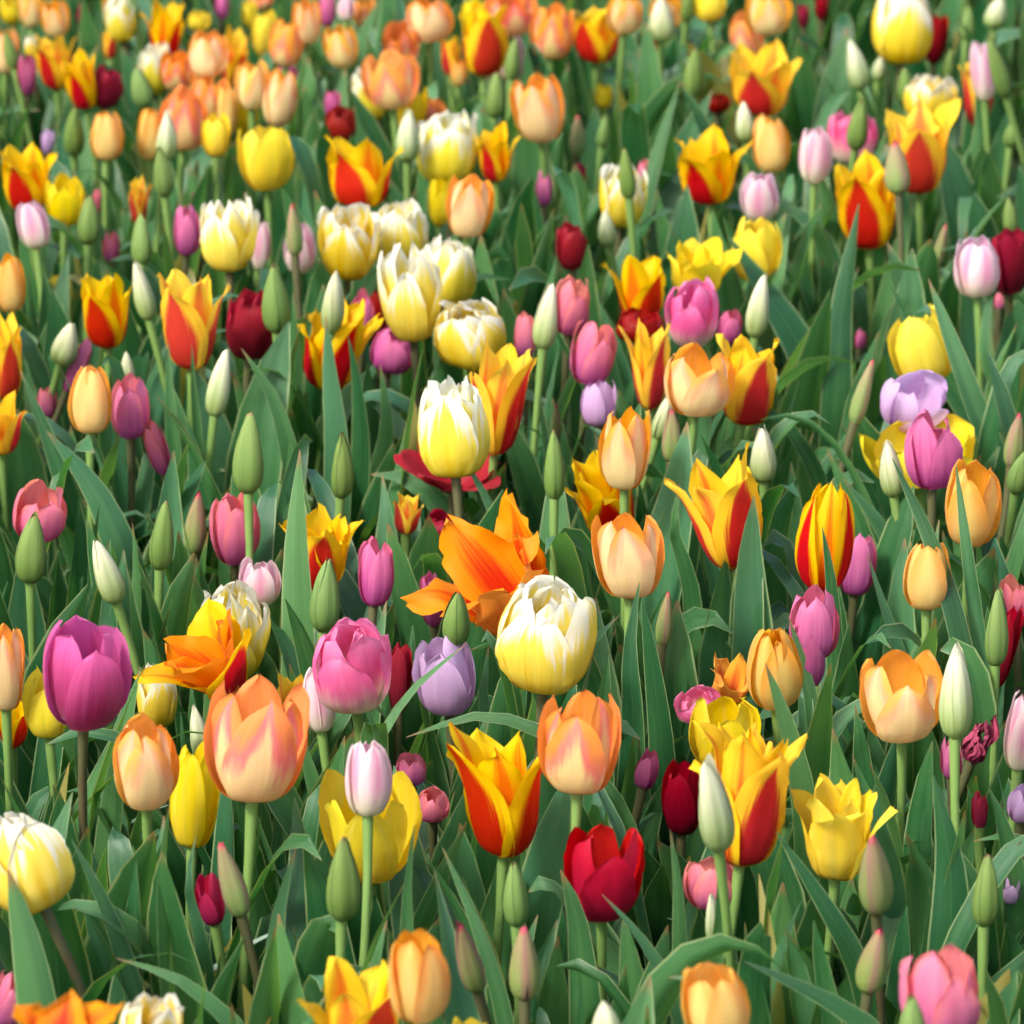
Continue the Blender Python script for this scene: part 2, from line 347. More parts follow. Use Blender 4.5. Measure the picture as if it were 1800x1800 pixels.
# kind: profile, whorls [(count, radius, height, material, half-width)], tip (vm, p, q), open, ripple, crease, kc, jitter, stem
KIND = {
 'AP': ('cup',  [(3,1,1,'apricot',.84),(3,.85,1.02,'apricot',.98)], (.46,1.75,.74), .05,.04,.03,1.20,.06,'green_stem'),
 'AR': ('cup',  [(3,1,1,'rose_apricot',.86),(3,.85,1.02,'rose_apricot',.98)], (.46,1.75,.74), .08,.045,.03,1.20,.07,'green_stem'),
 'BF': ('tall', [(3,1,1,'buff',.84),(3,.85,1.02,'buff',.98)], (.46,1.8,.72), .0,.04,.03,1.20,.05,'green_stem'),
 'WD': ('tall', [(4,1,.95,'cream_double',1.0),(4,.84,1.0,'cream_double',.96),(4,.60,1.03,'cream_double',.90)], (.50,1.75,.72), .05,.07,.05,1.14,.07,'purple_stem'),
 'WG': ('cup',  [(4,1,.95,'cream_double',.90),(4,.84,1.02,'cream_double',.88),(3,.60,1.0,'cream_double',.80)], (.50,1.6,.76), .14,.07,.05,1.14,.09,'purple_stem'),
 'FL': ('flame',[(3,1,.96,'flame_outer',.96),(3,.80,1.06,'flame_inner',1.0)], (.44,1.7,.76), .04,.075,.05,1.16,.13,'green_stem'),
 'FD': ('flame',[(4,1,.95,'flame_outer',.86),(4,.84,1.03,'flame_inner',.86),(3,.58,1.0,'flame_inner',.7)], (.46,1.8,.72), .04,.10,.05,1.16,.15,'green_stem'),
 'OF': ('star', [(3,1,1,'flame_outer',.92),(3,.84,1.04,'orange_star',.90),(2,.6,.95,'orange_star',.8)], (.48,1.8,.74), .0,.09,.06,1.25,.2,'green_stem'),
 'ST': ('tall', [(3,1,.97,'flame_outer',.80),(3,.84,1.05,'flame_inner',.80)], (.42,1.55,.82), -.12,.035,.05,1.20,.05,'green_stem'),
 'YE': ('cup',  [(3,1,1,'yellow',.86),(3,.85,1.03,'yellow',.95)], (.46,1.8,.72), .08,.05,.04,1.20,.10,'green_stem'),
 'YD': ('flame',[(4,1,.92,'yellow',.86),(4,.84,1.0,'yellow',.84),(3,.55,.98,'yellow',.7)], (.46,1.8,.70), .12,.07,.05,1.10,.11,'green_stem'),
 'MG': ('cup',  [(3,1,.98,'magenta',.88),(3,.86,1.07,'magenta',1.0)], (.50,2.0,.64), .08,.03,.03,1.20,.05,'purple_stem'),
 'PK': ('cup',  [(4,1,.96,'pink',.88),(4,.84,1.06,'pink',.86),(3,.58,1.0,'pink',.7)], (.48,1.9,.68), .04,.06,.045,1.16,.08,'green_stem'),
 'PP': ('tall', [(3,1,1,'pale_pink',.86),(3,.85,1.02,'pale_pink',.96)], (.48,1.9,.70), -.05,.04,.035,1.20,.05,'green_stem'),
 'LI': ('cup',  [(3,1,1,'lilac',.84),(3,.84,1.05,'lilac',.94)], (.48,1.8,.70), .08,.05,.05,1.20,.10,'purple_stem'),
 'DR': ('cup',  [(3,1,1,'dark_red',1.02),(3,.85,1.03,'dark_red',.98)], (.48,2.0,.66), .0,.06,.04,1.20,.08,'purple_stem'),
 'DD': ('cup',  [(4,1,.93,'dark_red',.88),(4,.84,1.0,'dark_red',.84),(3,.6,1.02,'dark_red',.7)], (.5,2.2,.62), .02,.11,.04,1.10,.11,'purple_stem'),
 'DS': ('star', [(3,1,1,'dark_red',.62),(3,.86,1.0,'dark_red',.58)], (.55,2.0,.66), .1,.05,.03,1.3,.08,'purple_stem'),
 'RD': ('cup',  [(3,1,.98,'red',.86),(3,.84,1.07,'red',.94)], (.48,1.8,.70), .04,.06,.05,1.20,.10,'green_stem'),
 'CR': ('tall', [(3,1,.97,'coral',.82),(3,.83,1.06,'coral',.94)], (.46,1.8,.72), .05,.055,.045,1.20,.09,'purple_stem'),
 'MV': ('tall', [(3,1,.97,'mauve',.82),(3,.83,1.06,'mauve',.94)], (.46,1.8,.72), .06,.06,.045,1.20,.10,'purple_stem'),
 'OR': ('star', [(3,1,1,'orange_star',.74),(3,.84,1.04,'orange_star',.74)], (.48,1.6,.80), .0,.15,.06,1.25,.18,'green_stem'),
 'GB': ('bud',  [(3,1,1,'green_bud',1.20)], (.42,1.6,.70), .0,.015,.10,1.03,.012,'green_stem'),
 'CB': ('bud',  [(3,1,1,'cream_bud',1.20)], (.42,1.6,.70), .0,.015,.10,1.03,.012,'green_stem'),
 'VB': ('bud',  [(3,1,1,'brown_bud',1.20)], (.42,1.6,.70), .0,.018,.11,1.03,.015,'purple_stem'),
 'WT': ('cup',  [(3,1,1,'withered',.5),(3,.7,.9,'withered',.5)], (.5,2.0,.7), -.3,.12,.05,1.0,.2,'purple_stem'),
}
def head_petals(kind, R, H, seed, rot, opn, res, crumple=0.0, curl=0.0):
    prof, whorls, (vm, p, q), o0, rip, crs, kc, jit, _ = KIND[kind]
    nu, nv = res; out = []; r_ = np.random.default_rng(seed); k = 0
    for wi, (n, rad, hg, mat, W) in enumerate(whorls):
        for i in range(n):
            phi = -math.pi/2 + rot + 2*math.pi*(i + .5*(wi % 2) + .27*(wi//2))/n + r_.normal(0, .05)
            o = opn + o0*(1-.25*wi)
            out.append((petal(r_, nu, nv, R, H, prof, phi, rad*((1, .965, .93)[i % 3] if prof == 'bud' else 1+.012*(i % 2)), hg, W, vm, p, q, o, rip, crs, kc, jit,
                              curl=curl*r_.uniform(-.3, 1.), crumple=crumple), mat)); k += 1
    return out
def axes(tilt, lean):
    """head axis: tilt (deg) to the side in the picture, lean (deg) towards the viewer"""
    a = norm(np.array([math.tan(R_(tilt)), -math.tan(R_(lean)), 1.0]))
    e1 = norm(np.cross(np.array([0, 1.0, 0]), a)); e2 = np.cross(a, e1); return e1, e2, a
def bez(P0, P1, P2, P3, t):
    t = t[:, None]; return (1-t)**3*P0 + 3*(1-t)**2*t*P1 + 3*(1-t)*t**2*P2 + t**3*P3
def tube(P, r, ns=7):
    T = np.gradient(P, axis=0); T /= np.linalg.norm(T, axis=1)[:, None]
    s = np.cross(T, np.array([0, 1.0, 0.02])); s /= np.linalg.norm(s, axis=1)[:, None]; n = np.cross(T, s)
    a = np.linspace(0, 2*np.pi, ns+1)
    r = np.broadcast_to(r, (len(P),))
    return (P[:, None, :] + r[:, None, None]*(np.cos(a)[None, :, None]*s[:, None, :] + np.sin(a)[None, :, None]*n[:, None, :])).reshape(-1, 3)

# ------------------------------------------------------------------ leaves
def leaf_verts(r_, P, W, nu, wave, fold, twist, Nref, flip=1):
    n = len(P); t = np.linspace(0, 1, n)
    T = np.gradient(P, axis=0); T /= np.linalg.norm(T, axis=1)[:, None]
    N = Nref[None, :] - (T @ Nref)[:, None]*T; N /= np.maximum(np.linalg.norm(N, axis=1), 1e-6)[:, None]
    S = np.cross(T, N)
    an = twist*(t-.35); c, s = np.cos(an)[:, None], np.sin(an)[:, None]
    S, N = c*S + s*N, c*N - s*S
    tm = r_.uniform(.48, .70)
    prof = np.where(t < tm, .42+.58*np.sin(np.clip(t/tm, 0, 1)*np.pi/2), np.maximum(1-np.clip((t-tm)/(1-tm), 0, 1)**r_.uniform(1.7, 2.7), 0)**r_.uniform(.78, 1.0))
    w = np.maximum(W/2*prof, W*.012)
    u = np.linspace(-1, 1, nu+1)
    p1, p2 = r_.uniform(0, 6.28, 2); fq = r_.uniform(9, 16)
    fo = fold*(1.1 - .7*t)
    V = P[:, None, :] + (w[:, None]*u[None, :]*np.cos(fo*.8)[:, None])[:, :, None]*S[:, None, :]
    d = w[:, None]*(np.abs(u)[None, :]**1.5)*np.sin(fo)[:, None]
    d = d + wave*w[:, None]*(np.abs(u)**2)[None, :]*np.where(u[None, :] > 0, np.sin(fq*t+p1)[:, None], np.sin(fq*1.15*t+p2)[:, None])*np.sin(np.pi*t)[:, None]
    return (V + d[:, :, None]*N[:, None, :]).reshape(-1, 3)

HEADS = []         # (cx, cy, half w, half h, depth) in photo pixels
HA = None
def blocks(V, strict=0.0):
    """share of a leaf's points that would cover a bloom which the photo shows in the open"""
    x, y, d = project(V); hx, hy, hw, hh, hd = HA
    q = ((x[:, None]-hx)/hw)**2 + ((y[:, None]-hy+.10*hh)/hh)**2
    return ((q < .80) & (d[:, None] < hd + .02)).any(1).mean()
def make_leaf(r_, root, zmin, zmax, res=(4, 13), tries=14, shrink=.035):
    best = None
    for k in range(tries):
        f = 1 - shrink*k
        zt = r_.uniform(zmin, zmax)*f
        az = r_.uniform(0, 2*np.pi); out = r_.uniform(.015, .085) + max(0, r_.normal(0, .03))
        d = np.array([math.cos(az), math.sin(az), 0])
        droop = r_.random() < .26
        P0 = root + d*.006 + np.array([0, 0, -.01]); P3 = root + d*out*(1.9 if droop else 1) + np.array([0, 0, zt])
        P1 = root + d*out*.30 + np.array([0, 0, zt*.38]); P2 = root + d*out*(1.0 if droop else .55) + np.array([0, 0, zt*(1.12 if droop else .74)]) + r_.normal(0, .020, 3)*np.array([1, 1, .5])
        P = bez(P0, P1, P2, P3, np.linspace(0, 1, res[1]+1))
        W = r_.uniform(.023, .052)*(.72+.7*zt)*(.55 if droop else 1)
        V = leaf_verts(r_, P, W, res[0], r_.uniform(.12, .55), r_.uniform(.12, .80), r_.normal(0, 1.0), -d + np.array([0, 0, .35]))
        b = blocks(V.reshape(res[1]+1, res[0]+1, 3)[1:, ::2].reshape(-1, 3))
        if best is None or b < best[0]: best = (b, V)
        if b < .012: break
    return best
# ------------------------------------------------------------------ the blooms and buds one can tell apart in the photo
# (kind, centre x, centre y, width, height in photo pixels, sideways tilt, label, options)
CAT = [
# --- near rows
('MG',154,1183,158,206,0,'big glossy magenta tulip on a bare brown stem',dict(dz=.07,rot=.35,opn=-.06)),
('AR',451,1298,188,226,2,'large peach tulip with rosy flanks, petals parting, beside the magenta tulip',dict(dz=.06,opn=.10,rot=.05)),
('AP',257,1338,118,176,0,'cream and apricot tulip just below the magenta tulip',dict(dz=.05,rot=.3)),
('YE',343,1396,92,192,4,'plain yellow tulip tucked behind the cream and apricot tulip below the magenta one',dict(dz=.0)),
('AP',8,1172,72,156,0,'apricot tulip cut by the picture edge beside the magenta tulip',dict(dz=.03)),
('YE',80,1234,84,128,-4,'small closed yellow tulip half behind the magenta tulip',dict(dz=-.0,opn=-.12)),
('FL',18,1268,70,96,0,'red and yellow tulip low under the apricot tulip at the edge',dict(dz=-.04)),
('OF',340,1148,205,200,-34,'floppy open orange and red tulip leaning over beside the magenta tulip',dict(dz=.01,lean=14,rot=.75,opn=.1)),
('WG',412,1108,128,178,4,'white topped cream tulip right behind the floppy orange and red tulip',dict(dz=-.04)),
('WD',276,1222,72,118,0,'narrow cream and yellow tulip squeezed between magenta and large peach tulips',dict(dz=-.04)),
('CB',352,1288,36,100,0,'pale bud half hidden against the large peach tulip',dict(dz=-.03)),
('FL',518,1236,78,108,6,'yellow and red tulip peeking out behind the large peach tulip',dict(dz=-.05)),
('PK',619,1170,140,172,-3,'full bright pink tulip with a white base',dict(dz=.03)),
('PP',561,1222,60,132,-6,'narrow pale pink tulip leaning against the full bright pink tulip',dict(dz=-.0)),
('LI',780,1186,112,146,-3,'lilac tulip under the large open orange star tulip',dict(dz=-.03)),
('DR',703,1190,44,124,0,'dark red tulip showing one petal beside the full bright pink tulip',dict(dz=-.05)),
('WD',960,1116,180,212,0,'large white crowned yellow double tulip before the open orange star tulip',dict(dz=.06)),
('OR',835,990,268,262,-36,'large wide open orange star tulip',dict(dz=.02,lean=12,rot=.3,curl=.4)),
('GB',802,1088,50,96,0,'green bud hanging close under the large open orange star tulip',dict(dz=.01)),
('AR',1018,1304,148,186,2,'orange and rose tulip just below the large white crowned double tulip',dict(dz=.06,rot=-.1)),
('FL',875,1388,182,242,4,'tall yellow and red flamed tulip below the lilac tulip',dict(dz=.02,rot=-.85,opn=.06)),
('PP',648,1367,84,138,0,'whitish pale pink tulip standing before a wide yellow tulip',dict(dz=.05)),
('YE',651,1452,184,204,0,'wide open yellow tulip behind the whitish pale pink tulip',dict(dz=.0,opn=.3)),
('CR',722,1352,56,62,0,'small frilled pink tulip above the wide open yellow tulip',dict(dz=-.05)),
('CR',760,1414,62,66,0,'small coral pink tulip wedged between yellow and flamed tulips',dict(dz=-.05)),
('MV',1137,1350,44,76,12,'single pink petal tip between leaves beside the orange and rose tulip',dict(dz=-.05)),
('DR',1202,1400,80,136,0,'blackish maroon tulip in shade behind the tall flamed tulip with curled tips',dict(dz=-.06)),
('FD',1316,1396,212,260,5,'largest red and yellow flamed tulip with curled tips behind a pale bud',dict(dz=.03,rot=.45,curl=.4,opn=.06)),
('YE',1274,1288,128,130,-4,'pale yellow tulip crowning the largest flamed tulip',dict(dz=-.03)),
('YD',1484,1454,190,192,2,'spreading double yellow tulip beside the largest flamed tulip',dict(dz=.01)),
('CB',1260,1412,64,178,-2,'tall pale green bud before the largest flamed tulip',dict(dz=.10)),
('AP',1586,1224,152,166,-4,'open apricot tulip with one petal bent out, beside a tall white tipped bud',dict(dz=.05,opn=.16,rot=.1)),
('CB',1680,1214,60,174,-3,'tall white tipped bud beside the open apricot tulip',dict(dz=.07)),
('BF',1362,1176,100,146,-5,'soft yellow tulip partly behind a rising leaf',dict(dz=.01)),
('PK',1226,1240,84,74,-6,'small pink tulip next to a red and orange tulip',dict(dz=-.04)),
('OR',1296,1202,96,116,10,'small red and orange tulip beside the soft yellow tulip',dict(dz=-.04,lean=15)),
('WT',1724,1300,66,90,16,'shrivelled dark red tulip past its bloom',dict(dz=-.03)),
('PP',1794,1284,60,142,0,'blush white tulip cut by the edge near the shrivelled tulip',dict(dz=.02)),
('MV',1726,1248,32,96,6,'thin magenta tulip petal above the shrivelled tulip',dict(dz=-.06)),
('MV',1672,1332,40,76,0,'dull pink tulip low behind the stem of the tall white tipped bud',dict(dz=-.06)),
('LI',1798,1412,56,70,0,'lilac tulip cut off by the edge over a dark leaf',dict(dz=-.02)),
('RD',1722,1424,30,70,0,'sliver of a red tulip between two leaves near the edge',dict(dz=-.05)),
('WD',52,1518,160,184,-24,'cream double tulip leaning over at the edge, seen from its side',dict(dz=.05)),
('RD',369,1580,54,94,-6,'half closed crimson tulip low among leaves near a green bud',dict(dz=-.02)),
('VB',411,1548,56,136,-10,'greenish bud with red tip beside the half closed crimson tulip',dict(dz=.0)),
('GB',604,1546,62,152,0,'fat green bud below the wide open yellow tulip',dict(dz=.05)),
('OR',120,1812,200,118,0,'blurred coral orange tulip cut by the bottom edge',dict(dz=.12,lean=10)),
('WG',266,1806,116,124,6,'cream tulip tip cut by the bottom edge beside the coral orange one',dict(dz=.06)),
('CR',16,1756,64,104,8,'pink tulip low at the bottom corner beside a broad leaf',dict(dz=-.03)),
('FL',614,1778,190,196,-6,'yellow and orange tulip at the bottom edge with a spiky outer petal',dict(dz=.05,opn=.2)),
('BF',737,1716,110,170,3,'closed straw yellow tulip at the bottom edge',dict(dz=.09)),
('YE',826,1828,74,84,0,'yellow tulip tip barely rising over the bottom edge',dict(dz=.03)),
('RD',1062,1534,144,176,0,'crimson tulip crossed by the stem of the orange and rose tulip',dict(dz=-.01,opn=.16)),
('GB',907,1572,46,120,-4,'slim green bud just left of the crossed crimson tulip',dict(dz=.0)),
('VB',827,1682,50,132,-6,'greenish bud with a torn pink side near the closed straw yellow tulip',dict(dz=.0)),
('VB',922,1694,56,136,-4,'pale green bud with a red point below the slim green bud',dict(dz=.03)),
('CB',1067,1806,58,96,0,'white bud tip at the bottom edge',dict(dz=.05)),
('CR',1252,1552,104,96,0,'frilly coral pink tulip behind the stem of the tall pale green bud',dict(dz=-.03,opn=.1)),
('VB',1540,1538,62,144,-6,'olive bud with dark seams under the spreading double yellow tulip',dict(dz=.03)),
('GB',1732,1566,48,132,-4,'yellowish green bud beside a very broad leaf',dict(dz=.0)),
('VB',1532,1690,58,120,10,'mauve tinged bud behind leaves below the olive bud',dict(dz=.0)),
('BF',1258,1766,122,150,-4,'golden apricot tulip at the bottom edge',dict(dz=.08,opn=.05)),
('CR',1652,1746,144,176,4,'rose and mauve tulip in the bottom corner with a pointed side petal',dict(dz=.07,rot=.5)),
('GB',1603,1806,54,120,-4,'light green bud before the rose and mauve corner tulip',dict(dz=.09)),
('LI',1776,1560,44,60,18,'hint of a lilac tulip under a dark leaf near the edge',dict(dz=-.05)),
('CB',1255,1618,24,96,0,'thin pale bud hidden behind a stem below the frilly coral tulip',dict(dz=-.02)),
# --- middle rows
('CR',70,898,96,114,6,'coral pink tulip with gaping petals above a dark green bud at the edge',dict(dz=.0,opn=.12,rot=.5)),
('GB',54,962,56,130,-3,'dark green bud in front of the gaping coral pink tulip',dict(dz=.03)),
('CB',192,1006,58,116,-14,'pale green bud with a white edge leaning to one side above the magenta tulip',dict(dz=.02)),
('GB',284,942,44,126,0,'light green bud beside a brownish bud over the white topped tulip',dict(dz=.02)),
('VB',343,918,40,114,2,'brownish bud with a red tip beside the light green bud',dict(dz=.0)),
('CR',413,928,90,132,0,'rose mauve tulip beside the brownish bud, its stem crossed by a bud stem',dict(dz=.0)),
('PP',457,1022,76,88,4,'crumpled pale pink tulip above the white topped cream tulip',dict(dz=-.02)),
('GB',436,796,56,148,-6,'tall plump green bud on a long leaning stem',dict(dz=.06)),
('GB',602,818,40,122,-3,'slender green bud standing alone among upright leaves',dict(dz=.02)),
('FD',566,962,156,158,4,'flamed tulip parted in two by a tall leaf in front',dict(dz=-.01,opn=.1)),
('MV',661,1004,64,126,6,'pink tulip with upright pointed petals beside the flamed one behind the tall leaf',dict(dz=.0)),
('GB',571,1046,54,134,0,'broad light green bud wrapped by its leaf above the full bright pink tulip',dict(dz=.01)),
('MV',760,1052,44,100,-4,'magenta pink tulip half hidden under the open orange star tulip',dict(dz=-.04)),
('FL',718,902,58,76,0,'tiny fringed red and yellow tulip near dark red ones',dict(dz=-.03)),
('DR',788,928,82,70,4,'dark red tulip just behind the open orange star tulip',dict(dz=-.04)),
('DS',786,812,190,80,0,'dark red tulip splayed flat behind a yellow and white double',dict(dz=-.035,lean=10,rot=.52)),
('GB',975,818,38,126,2,'narrow green bud beside an open yellow and red tulip',dict(dz=.03)),
('FD',1058,870,142,172,-10,'frayed yellow and red tulip under the upright apricot tulip',dict(dz=-.02,lean=14,opn=.1)),
('AP',1098,787,94,150,0,'upright apricot tulip with a long creamy petal and straight stem',dict(dz=.05)),
('AP',1104,976,130,154,0,'wide apricot tulip directly below the upright apricot tulip',dict(dz=.04,opn=.12,rot=.15)),
('VB',1167,1088,32,98,0,'thin brown bud among leaves below the wide apricot tulip',dict(dz=.0)),
('VB',978,740,20,64,0,'tiny pinkish bud in the leaves above the narrow green bud',dict(dz=-.05)),
('FL',1254,890,174,226,-14,'spidery wide open yellow tulip streaked red leaning over',dict(dz=.02,opn=.28,rot=.6)),
('CB',1342,798,46,104,3,'greyish green bud behind the spidery yellow tulip',dict(dz=.01)),
('ST',1450,942,106,196,0,'yellow tulip with clean red stripes down both flanks',dict(dz=.03,rot=1.047,opn=0.)),
('MV',1508,992,68,112,6,'purplish pink tulip behind the striped tulip',dict(dz=-.04)),
('MV',1432,1094,90,136,4,'ragged mauve pink tulip directly below the striped tulip',dict(dz=.01)),
('MV',1420,1150,62,124,-3,'long mauve petals hanging under the ragged mauve pink tulip',dict(dz=-.01)),
('YE',1612,792,206,132,0,'wide yellow tulip behind the big orchid pink tulip',dict(dz=-.02,opn=.35,rot=.4)),
('MV',1641,789,104,144,0,'big orchid pink tulip before a wide yellow one',dict(dz=.04)),
('LI',1608,706,122,112,0,'light violet tulip above the big orchid pink tulip',dict(dz=.0,opn=.12)),
('BF',1711,884,100,156,0,'apricot tulip with long pointed petals crossed by a narrow leaf',dict(dz=.04,opn=.16)),
('BF',1630,1010,86,126,-2,'butter yellow tulip behind a long slanting leaf',dict(dz=.02)),
('VB',1782,774,36,100,0,'reddish bud at the edge above a green one',dict(dz=.0)),
('GB',1790,830,42,80,6,'green bud at the edge below the reddish bud',dict(dz=.0)),
('CB',1568,824,44,104,-8,'pale green bud pressed against the wide yellow tulip',dict(dz=.02)),
('CR',1786,1050,64,86,0,'pink tulip at the edge over a fat green bud',dict(dz=-.01)),
('GB',1752,1102,42,144,2,'fat green bud before a dark red tulip at the edge',dict(dz=.03)),
('DR',1766,1136,66,148,8,'dark red tulip behind the fat green bud at the edge',dict(dz=-.03)),
# --- upper middle rows
('BF',18,496,56,106,-4,'pale yellow tulip at the edge beside a dark gap in the leaves',dict()),
('FL',189,546,96,136,-3,'neat red and yellow tulip next to a slim cream bud',dict(rot=-.35)),
('CB',254,512,42,108,-10,'slim cream bud between two red and yellow tulips',dict(dz=.02)),
('FL',340,562,132,182,0,'large red and yellow tulip beside a dark red double',dict(rot=-.6,dz=.03)),
('DD',443,568,92,130,4,'dark red double tulip behind a tall green bud',dict()),
('GB',485,524,50,128,-3,'tall green bud with a beaked tip before the dark red double',dict(dz=.04)),
('FD',598,604,156,168,4,'wide flamed tulip with one petal flung out, behind cream bud and leaves',dict(opn=.3,rot=.4)),
('CB',585,530,42,114,0,'cream bud rising before the wide flamed tulip',dict(dz=.04)),
('FL',-6,622,92,166,0,'red flamed tulip cut off by the edge, upper of two',dict(dz=.01)),
('FL',4,742,90,116,0,'red flamed tulip cut off by the edge, lower of two',dict(dz=-.02)),
('CB',113,605,48,80,18,'pale bud bowed to one side above a mauve tulip',dict(dz=.0)),
('MV',136,642,48,100,24,'leaning mauve tulip under the bowed pale bud',dict(dz=-.02)),
('BF',158,702,78,122,0,'golden buff tulip standing against a purple one',dict(dz=.02)),
('CR',228,712,72,120,0,'purple pink tulip beside the golden buff tulip',dict(dz=.0)),
('CB',383,674,44,122,3,'plump pale bud on a grey stem below the large red and yellow tulip',dict(dz=.02)),
('CR',82,706,38,56,0,'scrap of a coral tulip behind the bowed bud stem',dict(dz=-.05)),
('CB',225,652,28,70,0,'bud tip poking up behind the purple pink tulip',dict(dz=-.03)),
('CR',276,785,50,100,-10,'bent pink tulip low between upright leaves',dict(dz=-.03)),
('MV',636,548,46,88,0,'pink tulip in the gap under the two joined white crowned tulips',dict(dz=-.04)),
('MV',692,616,84,86,12,'pink tulip with drooping petals behind the flung out flame petal',dict(dz=-.04)),
('DR',668,556,44,96,0,'dark red tulip in shade behind the yellow and white double cup',dict(dz=-.06)),
('WG',614,424,114,138,0,'white crowned yellow tulip, outer one of the joined pair below the orange cup',dict()),
('WG',698,408,112,122,4,'white crowned yellow tulip, inner one of the joined pair below the orange cup',dict(dz=-.01)),
('WG',720,512,114,180,-4,'tall white and lemon double tulip in the middle of the cream cluster',dict(dz=.02)),
('WG',786,478,104,134,6,'white and lemon tulip with spiky crown behind the tall middle one',dict(dz=-.01)),
('WD',826,588,128,132,0,'rounded cream double tulip behind a tall orange flamed tulip',dict(dz=.0)),
('FL',884,700,120,204,4,'tall orange flamed tulip with one red edged petal',dict(dz=.02,rot=.95,opn=-.06)),
('WD',798,750,128,184,-3,'lemon double tulip with torn white rim before the tall orange flamed tulip',dict(dz=.05)),
('CB',958,556,44,120,-5,'ivory green bud on a long stem between pink tulips',dict(dz=.04)),
('CR',1004,536,66,108,6,'dusty pink tulip with a notched top above a rounder one',dict(rot=.5)),
('CR',1043,619,84,116,4,'rounder mauve pink tulip under the notched dusty pink one',dict(dz=.01,rot=.4)),
('CR',923,588,40,88,-4,'narrow pink tulip behind the ivory green bud',dict(dz=-.02)),
('FL',1112,508,116,132,0,'yellow tulip with one red flame, above a dark red one',dict(rot=.6)),
('YD',1238,474,136,118,6,'sprawling golden yellow tulip behind the hot pink one',dict(opn=.2)),
('DD',1126,572,88,66,0,'crumpled dark red tulip between two flamed ones',dict(dz=-.01)),
('FL',1134,640,94,166,0,'flamed tulip half hidden behind a peach tulip',dict(dz=.01)),
('LI',1052,708,64,84,-2,'small lilac tulip under the rounder mauve pink one',dict(dz=-.02)),
('AP',1230,666,126,134,4,'peach tulip with one flap hanging out, below the hot pink one',dict(dz=.04,opn=.1)),
('PK',1216,548,96,128,-3,'hot pink double tulip above the peach one',dict(dz=.02)),
('FL',1314,668,112,164,8,'yellow rimmed red tulip at the side of the peach one',dict(dz=.02,rot=.3)),
('MV',1283,574,44,64,6,'small pink tulip between the hot pink double and an ivory bud',dict(dz=-.04)),
('CB',1331,538,42,116,0,'ivory bud before a large slanting leaf',dict(dz=.03)),
('YE',1330,438,92,118,4,'clear yellow tulip under a baby pink one',dict()),
('VB',1652,430,26,76,0,'blurred brownish bud beside the clear shell pink tulip',dict(dz=-.02)),
('PP',1717,468,82,112,-3,'shell pink tulip touching a deep red one at the edge',dict(dz=.02)),
('DR',1779,458,80,122,0,'deep red tulip at the edge beside the shell pink one',dict()),
('YE',1618,606,118,146,-16,'tipped over lemon yellow tulip above the light violet one',dict(opn=-.15)),
('VB',1514,690,44,118,8,'olive brown bud with a crimson tip near the light violet tulip',dict(dz=.02)),
('MV',1513,596,22,40,0,'speck of pink tulip deep between broad leaves',dict(dz=-.07)),
('CB',1163,732,38,88,6,'pale yellow green bud below the flamed tulip behind the peach one',dict(dz=-.01)),
('VB',1181,766,36,96,3,'pinkish bud beside the pale yellow green one under the peach tulip',dict(dz=.01)),
# --- upper rows
('FL',48,312,106,130,0,'ragged red and yellow tulip beside a yellow one near the edge',dict(opn=.12)),
('YE',114,350,70,96,0,'yellow tulip below the ragged red and yellow one',dict(dz=-.01)),
('PP',58,394,62,86,0,'pale pink tulip under the ragged red and yellow one',dict(dz=.02)),
('GB',156,386,40,92,0,'blurred green bud beside the yellow tulip near the edge',dict(dz=.01)),
('CR',168,358,20,60,10,'thin red bud petal behind the blurred green bud',dict(dz=-.03)),
('FL',246,350,42,94,0,'slim red flamed tulip alone in the leaves',dict(dz=-.03)),
('MV',330,404,50,92,0,'pink tulip touching the white and yellow goblet',dict(dz=-.01)),
('MV',346,352,20,32,0,'speck of magenta tulip above the pink tulip by the goblet',dict(dz=-.04)),
('WG',404,409,106,140,0,'white and yellow goblet shaped tulip standing by itself',dict(dz=.01)),
('PP',458,432,36,88,6,'pale pink tulip behind the white and yellow goblet',dict(dz=-.04)),
('GB',248,420,36,96,3,'long blurred green bud with a leaf curling beside it',dict(dz=.0)),
('PP',527,436,58,92,0,'pale pink tulip split by a brown bud in front',dict(dz=-.03)),
('VB',518,404,30,96,0,'brown bud before the split pale pink tulip',dict(dz=.02)),
('CR',195,432,32,56,0,'dim coral tulip low behind leaves under the blurred green bud',dict(dz=-.06)),
('YE',467,277,102,118,0,'drooping yellow tulip standing clear of the apricot crowd',dict(opn=.12)),
('BF',188,238,60,88,0,'single buff yellow tulip between two green buds',dict()),
('GB',130,230,38,92,0,'green bud under the red flamed tulip at the upper edge of the bed',dict()),
('LI',84,248,24,48,4,'tiny lilac tulip behind the ragged red and yellow one',dict(dz=-.04)),
('AR',322,206,88,118,0,'rosy apricot tulip in the middle of the apricot crowd',dict(dz=.01)),
('YE',379,236,52,80,0,'small yellow tulip in front of the apricot crowd',dict(dz=.01,opn=-.1)),
('BF',398,196,40,92,0,'pale yellow tulip behind the small yellow one in the crowd',dict(dz=-.03)),
('BF',264,236,46,94,0,'buff tulip behind a white tipped bud at the crowd edge',dict(dz=-.01)),
('CB',293,238,38,94,0,'white tipped bud before the rosy apricot tulip',dict(dz=.02)),
('GB',288,302,36,92,0,'green bud below the white tipped bud in the apricot crowd',dict(dz=.02)),
('AP',444,148,64,90,0,'apricot tulip with cream base beside a paler one',dict()),
('AP',492,170,62,104,4,'paler apricot tulip with a white upper edge',dict(dz=-.01)),
('AR',312,124,64,72,0,'apricot tulip above the rosy one in the crowd',dict(dz=-.01)),
